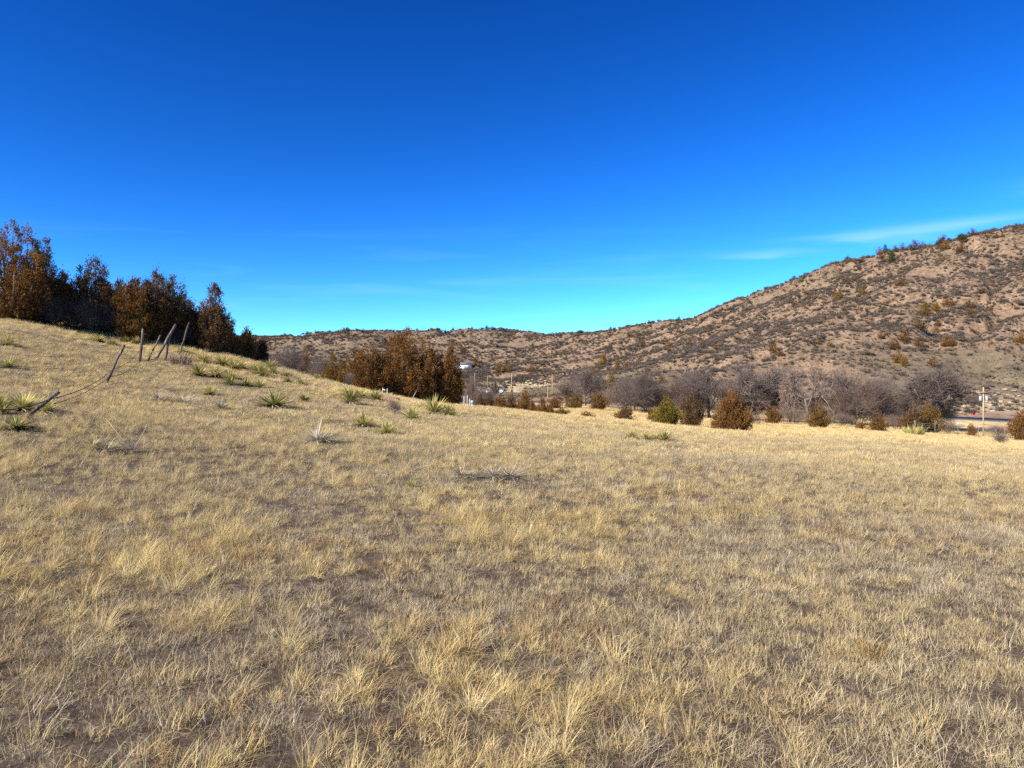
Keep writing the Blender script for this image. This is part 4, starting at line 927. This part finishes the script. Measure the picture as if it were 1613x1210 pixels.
HOUSES = []
def house(px, row, wpx, hpx, lab, Y=None, rz=0.0, dep=8.0):
    x, y, z = hit(px, row, 60) if Y is None else onground(px, Y)
    HOUSES.append((x, y)); W = wpx / F * y; Hh = hpx / F * y; wall = Hh * .68
    o = link('house', None, None, (x, y, z)); o.rotation_euler = (0, 0, rz); tag(o, lab, 'house')
    mb = MB(); mb.box((0, dep / 2, wall / 2 - .75), (W, dep, wall + 1.5)); link('wall', mb.mesh('wall', M['white_wall']), o)
    e = .5; V = [(-W / 2 - e, -e, wall), (W / 2 + e, -e, wall), (W / 2 + e, dep + e, wall), (-W / 2 - e, dep + e, wall), (-W * .28, dep / 2, Hh), (W * .28, dep / 2, Hh),
                 (-W / 2 - e, -e, wall + .2), (W / 2 + e, -e, wall + .2), (W / 2 + e, dep + e, wall + .2), (-W / 2 - e, dep + e, wall + .2)]
    rb = MB(); rb.add(V, [(0, 1, 7, 6), (1, 2, 8, 7), (2, 3, 9, 8), (3, 0, 6, 9), (6, 7, 5, 4), (8, 9, 4, 5), (0, 3, 2, 1)], [(7, 8, 5), (9, 6, 4)]); link('roof', rb.mesh('roof', M['roof_grey']), o)
    for s in (-.3, .28):
        w_ = MB(); w_.box((s * W, -.03, wall * .55), (1.3, .1, 1.0)); wi = link('window', w_.mesh('window', M['white_paint']), o)
        g_ = MB(); g_.box((s * W, -.09, wall * .55), (1.1, .04, .8)); link('pane', g_.mesh('pane', M['glass']), wi)
    d_ = MB(); d_.box((0, -.03, 1.05), (1.0, .08, 2.1)); link('door', d_.mesh('door', M['tan_wall']), o)
house(732, 581, 22, 10, 'white house with a grey hip roof on the far slope', None, .15)
house(686, 580, 13, 15, 'white house glimpsed through the central junipers', None, -.1)
x, y, z = onground(790, 318); HOUSES.append((x, y))
o = link('shed', None, None, (x, y, z)); o.rotation_euler = (0, 0, .2); tag(o, 'tall narrow white shed beside the dark green juniper', 'shed')
mb = MB(); mb.box((0, 1.2, 1.6), (2.3, 2.4, 3.6)); link('wall', mb.mesh('wall', M['white_wall']), o)
mb = MB(); mb.box((0, 1.2, 3.46), (2.6, 2.7, .12)); link('roof', mb.mesh('roof', M['white_paint']), o)
mb = MB(); mb.box((.25, -.02, 1.9), (.6, .06, .8)); wi = link('window', mb.mesh('window', M['metal_grey']), o)
mb = MB(); mb.box((.25, -.06, 1.9), (.46, .03, .66)); link('pane', mb.mesh('pane', M['glass']), wi)
mb = MB(); mb.box((1.0, -.7, .45), (1.4, 1.1, 1.1)); link('step', mb.mesh('step', M['white_paint']), o)
x, y, z = onground(769, 322)
o = link('trailer', None, None, (x, y, z)); o.rotation_euler = (0, 0, .3); tag(o, 'small white trailer left of the dark green juniper', 'trailer')
mb = MB(); mb.box((0, 0, 1.0), (2.0, 1.3, 1.0), 0, .9); link('body', mb.mesh('body', M['white_paint']), o)
for s in (-.55, .55):
    mb = MB(); mb.tube([(s, -.72, .36), (s, -.56, .36)], .36, 12); link('wheel', mb.mesh('wheel', M['roof_grey']), o)
mb = MB(); mb.box((-1.4, 0, .55), (1.2, .08, .08)); link('hitch', mb.mesh('hitch', M['roof_grey']), o)
x, y, z = onground(954, 165)
o = link('shed', None, None, (x, y, z)); o.rotation_euler = (0, 0, -.15); tag(o, 'low tan shed in the brush right of the bare grey tree', 'shed')
mb = MB(); mb.box((0, 1, .9), (2.4, 2, 2.0)); link('wall', mb.mesh('wall', M['tan_wall']), o)
mb = MB(); mb.box((0, 1, 1.97), (2.7, 2.3, .12)); link('roof', mb.mesh('roof', M['tan_wall']), o)
mb = MB(); mb.box((1.15, -.2, .8), (.1, .1, 2.0)); link('corner_post', mb.mesh('corner_post', M['white_paint']), o)
def rail(px0, px1, Y0, Y1_, hgt, lab, mat='tan_wall', n=9):
    P = [onground(px0 + (px1 - px0) * s, Y0 + (Y1_ - Y0) * s) for s in np.linspace(0, 1, n)]
    o = link('guardrail', None, None, P[0]); tag(o, lab, 'guardrail')
    Q = np.array(P) - np.array(P[0]); mb = MB(); mb.tube(Q + np.array([0, -.12, hgt]), .08, 4); link('beam', mb.mesh('beam', M[mat]), o)
    for q in Q[::2]:
        pb = MB(); pb.box((q[0], q[1], q[2] + hgt / 2 - .2), (.14, .14, hgt + .3)); link('post', pb.mesh('post', M['post']), o)
rail(797, 872, 345, 330, .75, 'long pale guardrail below the limestone outcrop up the valley')
rail(958, 977, 188, 186, .8, 'short grey guardrail right of the tan shed', 'metal_grey', 5)
rail(1225, 1262, 174, 171, .8, 'grey guardrail in front of the red cliff', 'metal_grey', 7)
def small_white(px, row_b, row_t, kind, lab, name, cat):
    x, y, z = hit(px, row_b) if kind != 'far' else onground(px, 44)
    H = (row_b - row_t) / F * y
    o = link(name, None, None, (x, y, z)); tag(o, lab, cat)
    mb = MB(); mb.tube([(0, 0, -.1), (0, 0, H * .96), (0, 0, H)], [.016, .016, .010], 8); link('pipe', mb.mesh('pipe', M['white_paint']), o)
    if kind == 'hook':
        mb = MB(); mb.tube([(0, 0, H * .72), (.10, 0, H * .76), (.12, 0, H * .5)], .025, 6); link('spout', mb.mesh('spout', M['white_paint']), o)
    if kind == 'box':
        mb = MB(); mb.box((.13, 0, H * .55), (.14, .10, .17), 0, .9); b = link('meter_box', mb.mesh('meter_box', M['white_paint']), o)
        mb = MB(); mb.tube([(.13, -.09, H * .55), (.13, -.07, H * .55)], .08, 10); link('dial', mb.mesh('dial', M['metal_grey']), b)
        mb = MB(); mb.tube([(.13, 0, 0), (.13, 0, H * .45)], .04, 6); link('conduit', mb.mesh('conduit', M['white_paint']), o)
small_white(603, 622, 611, 'hook', 'white standpipe with a hooked spout left of the meter', 'standpipe', 'pipe')
small_white(610, 626, 612, 'plain', 'plain white stake in front of the meter box', 'stake', 'stake')
small_white(614, 622, 611, 'box', 'white utility meter on a pipe below the broad juniper', 'utility_meter', 'meter')
small_white(691, 636, 625, 'plain', 'short white stake under the central junipers on the crest', 'stake', 'stake')
small_white(731, 640, 624, 'plain', 'left of the two tall white stakes right of the junipers', 'stake', 'stake')
small_white(736, 640, 623, 'plain', 'right of the two tall white stakes right of the junipers', 'stake', 'stake')
small_white(740, 641, 628, 'box', 'low white meter box beside the two tall stakes', 'utility_meter', 'meter')
x, y, z = onground(1535, 170)
o = link('road_marker', None, None, (x, y, z)); tag(o, 'small red marker sign at the far edge of the road', 'sign')
mb = MB(); mb.box((0, 0, .5), (.07, .05, 1.2)); link('post', mb.mesh('post', M['post_steel']), o)
mb = MB(); an = np.arange(8) / 8 * 6.283 + .3927; V = np.concatenate([np.stack([.42 * np.cos(an), np.full(8, -.05), 1.1 + .42 * np.sin(an)], 1), np.stack([.42 * np.cos(an), np.full(8, -.03), 1.1 + .42 * np.sin(an)], 1)])
mb.add(V, [(i, (i + 1) % 8, 8 + (i + 1) % 8, 8 + i) for i in range(8)] + [(0, 1, 2, 3), (0, 3, 4, 7), (4, 5, 6, 7), (11, 10, 9, 8), (15, 12, 11, 8), (15, 14, 13, 12)]); link('plate', mb.mesh('plate', M['red_paint']), o)

# ------------------------------------------------------------------ rocks
def rock_mesh(seed, mat, flat=.6, sub=2):
    import bmesh
    bm = bmesh.new(); bmesh.ops.create_icosphere(bm, subdivisions=sub, radius=.5)
    r = np.random.default_rng(seed); o = r.random(3) * 50
    for v in bm.verts:
        c = v.co; n = float(fbm(np.array([c.x * 2.1 + o[0] + c.z]), np.array([c.y * 2.1 + o[1] - c.z * 1.3]), 3, seed)[0])
        k = .62 + .8 * n
        v.co = Vector((round(c.x * k * 5) / 5 * .55 + c.x * k * .45, c.y * k, (round(c.z * k * 5) / 5 * .6 + c.z * k * .4) * flat))
    me = bpy.data.meshes.new('rock'); bm.to_mesh(me); bm.free(); me.materials.append(mat); return me
RK = [rock_mesh(900 + i, M['rock_pale'], rng.uniform(.5, .8)) for i in range(5)]
def scatter_rocks(n, px0, px1, row0, row1, smin, smax, lab, grp):
    for i in range(n):
        x, y, z = hit(rng.uniform(px0, px1), rng.uniform(row0, row1), 140)
        if road_dist(np.array([x]), np.array([y]))[0] < 14.5: continue
        s = smin + (smax - smin) * rng.random()**2
        o = link('boulder', RK[int(rng.integers(0, 5))], None, (x, y, z + s * .08)); o.scale = (s * rng.uniform(.9, 1.7), s, s * rng.uniform(.7, 1.1)); o.rotation_euler = (0, 0, rng.random() * 6.28)
        tag(o, lab, 'boulder', grp)
scatter_rocks(110, 1488, 1625, 614, 652, .3, 1.3, 'pale limestone boulder on the bank above the road', 'boulders above the road')
scatter_rocks(60, 796, 860, 598, 611, .6, 2.0, 'pale limestone boulder in the outcrop up the valley', 'boulders up the valley')
scatter_rocks(36, 1285, 1345, 610, 642, .5, 2.0, 'pale boulder behind the bare trees right of the red cliff', 'boulders behind the bare trees')
hx, hy, hz = hit(615, 630)
o = link('boulder', rock_mesh(950, M['rock_red'], .45), None, (hx, hy, hz + .02)); o.scale = (.75, .5, .5); tag(o, 'small red rock beside the white stake', 'rock')
def cliff():
    """craggy red outcrop behind the bare trees"""
    x0, y0, _ = onground(1218, 184); n, m = 60, 26; V = []
    for j in range(m):
        for i in range(n):
            s = i / (n - 1) - .5; t = j / (m - 1)
            wd = 9.5; hgt = 6.5 * (1 - 1.7 * abs(s)**1.6) * (.75 + .5 * float(fbm(np.array([s * 6]), np.array([1.0]), 3, 77)[0]))
            bx_ = x0 + s * wd; by_ = y0 - 2.2 + 3.6 * t + 2.6 * s * s
            gz = z1(bx_, by_)
            d = float(fbm(np.array([s * 9 + t * 2]), np.array([t * 5 - s * 3]), 4, 78)[0]) - .5
            ledge = math.floor(t * 5 + .6 * d) / 5
            V.append((bx_ + d * .5, by_ + d * 1.9 + (ledge - t) * 1.2, gz - .4 + max(hgt, .3) * (t * .6 + ledge * .4)))
    q = [(j * n + i, j * n + i + 1, (j + 1) * n + i + 1, (j + 1) * n + i) for j in range(m - 1) for i in range(n - 1)]
    # top runs back into the slope
    b = len(V)
    for i in range(n):
        vx, vy, vz = V[(m - 1) * n + i]; V.append((vx, vy + 9, max(z1(vx, vy + 9) - .5, vz - 3)))
    q += [((m - 1) * n + i, (m - 1) * n + i + 1, b + i + 1, b + i) for i in range(n - 1)]
    tag(link('cliff', make_mesh('cliff', V, np.array(q), M['rock_red'])), 'craggy red sandstone cliff behind the bare trees', 'cliff')
cliff()

# ------------------------------------------------------------------ hillside junipers and shrubs
HJ = {f: [juniper(1000 + 5 * k + len(f), 2.5, 2.5, plumes=8, leaves=1100, leaf=.30, spire=s, foliage=f)[1] for k, s in enumerate((.25, .5))] for f in ('juniper_rust', 'juniper_olive', 'juniper_dark', 'juniper_green')}
def hill_juniper(x, y, W, H, fol, lab, grp):
    z = z1(x, y); o = link('hill_juniper', HJ[fol][int(rng.integers(0, 2))], None, (x, y, z - .1 * H)); o.scale = (W / 2.4, W / 2.4, H / 2.45); o.rotation_euler = (0, 0, rng.random() * 6.28)
    tag(o, lab, 'juniper', grp)
HL = [(949, 576, 18, 18, 'juniper_olive'), (936, 592, 18, 13, 'juniper_olive'), (973, 584, 12, 17, 'juniper_olive'), (964, 612, 22, 27, 'juniper_olive'), (987, 584, 12, 14, 'juniper_olive'), (1017, 595, 14, 14, 'juniper_olive'),
      (913, 582, 6, 6, 'juniper_dark'), (868, 589, 5, 8, 'juniper_dark'), (749, 570, 7, 7, 'juniper_rust'), (838, 586, 13, 13, 'juniper_rust'), (853, 589, 5, 8, 'juniper_dark'), (823, 601, 8, 7, 'juniper_dark'),
      (785, 588, 14, 18, 'juniper_olive'), (798, 586, 14, 17, 'juniper_olive'), (730, 557, 9, 9, 'juniper_dark'), (1455, 496, 22, 20, 'juniper_olive'), (1475, 494, 14, 19, 'juniper_olive'), (1447, 518, 18, 16, 'juniper_dark'),
      (1474, 527, 14, 14, 'juniper_rust'), (1496, 543, 18, 15, 'juniper_rust'), (1424, 540, 17, 19, 'juniper_dark'), (1407, 550, 16, 14, 'juniper_dark'), (1446, 550, 14, 14, 'juniper_rust'), (1415, 572, 14, 22, 'juniper_rust'),
      (1425, 577, 12, 18, 'juniper_olive'), (1469, 577, 18, 17, 'juniper_rust'), (1219, 556, 16, 18, 'juniper_rust'), (1359, 465, 14, 12, 'juniper_olive'), (1319, 471, 14, 12, 'juniper_olive'), (1418, 450, 14, 15, 'juniper_dark'),
      (1406, 414, 18, 20, 'juniper_green'), (1487, 394, 12, 14, 'juniper_rust'), (1484, 411, 13, 12, 'juniper_rust'), (1514, 398, 16, 18, 'juniper_dark'), (1608, 540, 20, 18, 'juniper_rust'), (1528, 486, 16, 14, 'juniper_dark'),
      (1530, 496, 16, 9, 'juniper_olive'), (1494, 484, 16, 14, 'juniper_rust'), (1388, 408, 9, 10, 'juniper_dark'), (1086, 545, 10, 12, 'juniper_rust'), (1055, 547, 10, 10, 'juniper_rust'), (1012, 548, 10, 10, 'juniper_dark'),
      (1395, 392, 10, 14, 'juniper_green'), (1422, 386, 14, 12, 'juniper_dark'), (1410, 389, 10, 9, 'juniper_rust'), (996, 532, 5, 10, 'juniper_rust'), (1120, 520, 8, 9, 'juniper_dark'), (1180, 600, 14, 12, 'juniper_dark'), (1040, 604, 20, 12, 'juniper_olive'), (1110, 605, 18, 14, 'juniper_olive')]
cnt = 0
for (px, py, wp, hp, f) in HL:
    x, y, z = hit(px, py, 150)
    big = wp >= 18
    zone = 'high on the right hill' if (px > 1250 and py < 480) else ('low on the right hill' if px > 1100 else ('on the slope up the valley' if py > 560 else 'on the far ridge slope'))
    colr = {'juniper_rust': 'rust brown', 'juniper_olive': 'olive', 'juniper_dark': 'dark brown', 'juniper_green': 'dark green'}[f]
    hill_juniper(x, y, wp / F * y * 1.05, hp / F * y * 1.05, f, '%s %s juniper standing %s' % ('large' if big else 'small', colr, zone), 'hillside junipers, %s %s %s' % ('large' if big else 'small', colr, zone))
def crest(px):
    Y = np.exp(np.linspace(math.log(180), math.log(1300), 900)); X = (px - CX) / F * Y
    e = (zfun(X, Y) - EYE) / Y; k = int(np.argmax(e)); return float(X[k]), float(Y[k])
for i in range(90):      # ridge line trees
    px = 430 + (1640 - 430) * rng.random(); x, y = crest(px); y += rng.uniform(-14, 4); x = (px - CX) / F * y
    h = (2.5 + 7 * rng.random()**2.2) / F * y * (1.6 if px > 1380 else .9); f = rng.choice(['juniper_dark', 'juniper_green', 'juniper_dark', 'juniper_rust'])
    nm = {'juniper_rust': 'rusty', 'juniper_dark': 'dark', 'juniper_green': 'green'}[f]; wh = 'right hill' if px > 1000 else 'far ridge'
    hill_juniper(x, y, h * rng.uniform(.9, 2.0), h, f, 'tiny %s juniper on the skyline of the %s' % (nm, wh), '%s skyline junipers of the %s' % (nm, wh))
for i in range(110):     # scattered over the slopes, thicker towards the top of the right hill
    px = rng.uniform(430, 1640); row = rng.uniform(375, 600)
    x, y = crest(px); top = HY - (z1(x, y) - EYE) / y * F
    row = top + 4 + (602 - top) * rng.random()**1.6 * .8
    x, y, z = hit(px, row, 150)
    if y < 205 or math.exp(-(((x - 155) / 50)**2 + ((y - 232) / 34)**2)) > .35: continue
    h = rng.uniform(1.4, 3.2) * (1.25 if y > 500 else 1); f = rng.choice(['juniper_dark', 'juniper_rust', 'juniper_olive', 'juniper_dark'])
    nm = {'juniper_rust': 'rusty', 'juniper_dark': 'dark', 'juniper_olive': 'olive'}[f]; wh = 'right hill' if px > 1050 else 'far ridge'
    hill_juniper(x, y, h * rng.uniform(.8, 1.3), h, f, 'low %s juniper bush scattered on the %s' % (nm, wh), 'scattered %s juniper bushes of the %s' % (nm, wh))

SV = [shrub_mesh(1100 + k, 1.25, 1.9, 130, 'shrub_grey', .10) for k in range(6)]
sc_c = bpy.data.collections.new('hill_shrub_shapes')
for k, me in enumerate(SV): sc_c.objects.link(bpy.data.objects.new('hill_shrub_shape_%02d' % k, me))
def hill_points(n, y0, y1):
    Y = np.sqrt(rng.uniform(y0**2, y1**2, n)); u = rng.uniform(-.42, .76, n); X = u * Y
    r = np.hypot(X, Y)
    g = fbm(X / 22, Y / 22, 4, 111); e1 = np.exp(-(((X - 155) / 52)**2 + ((Y - 232) / 36)**2)**1.5)
    e2 = np.exp(-(((X - 20) / 60)**2 + ((Y - 320) / 45)**2)**1.5)
    rg = 1 - np.abs(2 * fbm((X + .5 * Y) / 48, (Y - .5 * X) / 30, 3, 121) - 1)      # thickets follow the gullies
    p = np.clip((g - .28) * 2.3, .30, 1) * .68 + .55 * sstep(.82, .95, rg)
    p = np.clip(p, 0, 1) * (1 - .9 * e1) * (1 - .8 * e2)
    hill0 = np.interp(CX + F * u, [600, 800, 950, 1100, 1350, 1613], [300, 300, 222, 212, 200, 190])
    for hx, hy in HOUSES: p = p * (np.hypot(X - hx, (Y - hy + 10) * .8) > 11)
    k = (rng.random(n) < p) & (r > hill0) & (road_dist(X, Y) > 15)
    X, Y = X[k], Y[k]
    # leave out what the hill itself hides from this side
    return X, Y
X1, Y1_ = hill_points(90000, 188, 470); X2, Y2_ = hill_points(120000, 470, 1020)
S1 = rng.lognormal(-.56, .42, len(X1)); S2 = rng.lognormal(-.14, .4, len(X2))
S1 = np.clip(S1, .2, 1.6); S2 = np.clip(S2, .4, 2.0)
def low_points(n, y0, y1):      # ankle-high clumps and stones that roughen the slope between the shrubs
    Y = np.sqrt(rng.uniform(y0**2, y1**2, n)); X = rng.uniform(-.42, .76, n) * Y
    k = (np.hypot(X, Y) > 205) & (road_dist(X, Y) > 18) & (rng.random(n) < .25 + .75 * sstep(.35, .6, fbm(X / 9, Y / 9, 3, 131))); return X[k], Y[k]
X3, Y3_ = low_points(75000, 195, 520); S3 = rng.uniform(.14, .34, len(X3))
show = S1 / Y1_; big = np.argsort(-show)[:300]; msk = np.zeros(len(X1), bool); msk[big] = True
zb = zfun(X1[msk], Y1_[msk])
for x, y, z, s in zip(X1[msk], Y1_[msk], zb, S1[msk]):
    o = link('hill_shrub', SV[int(rng.integers(0, 6))], None, (x, y, z - .05)); o.scale = (s * rng.uniform(.9, 1.3), s * rng.uniform(.9, 1.3), s * rng.uniform(.75, 1.05)); o.rotation_euler = (0, 0, rng.random() * 6.28)
    tag(o, 'rounded leafless grey shrub on the lower hillside', 'shrub', 'grey shrubs of the lower hillside')
scatter('hillside_brush', sc_c, 6, np.concatenate([X1[~msk], X2, X3]), np.concatenate([Y1_[~msk], Y2_, Y3_]), np.concatenate([S1[~msk], S2, S3]), 'countless small grey shrubs speckling the hillsides', 'brush', .08, .05)

lay_grass()
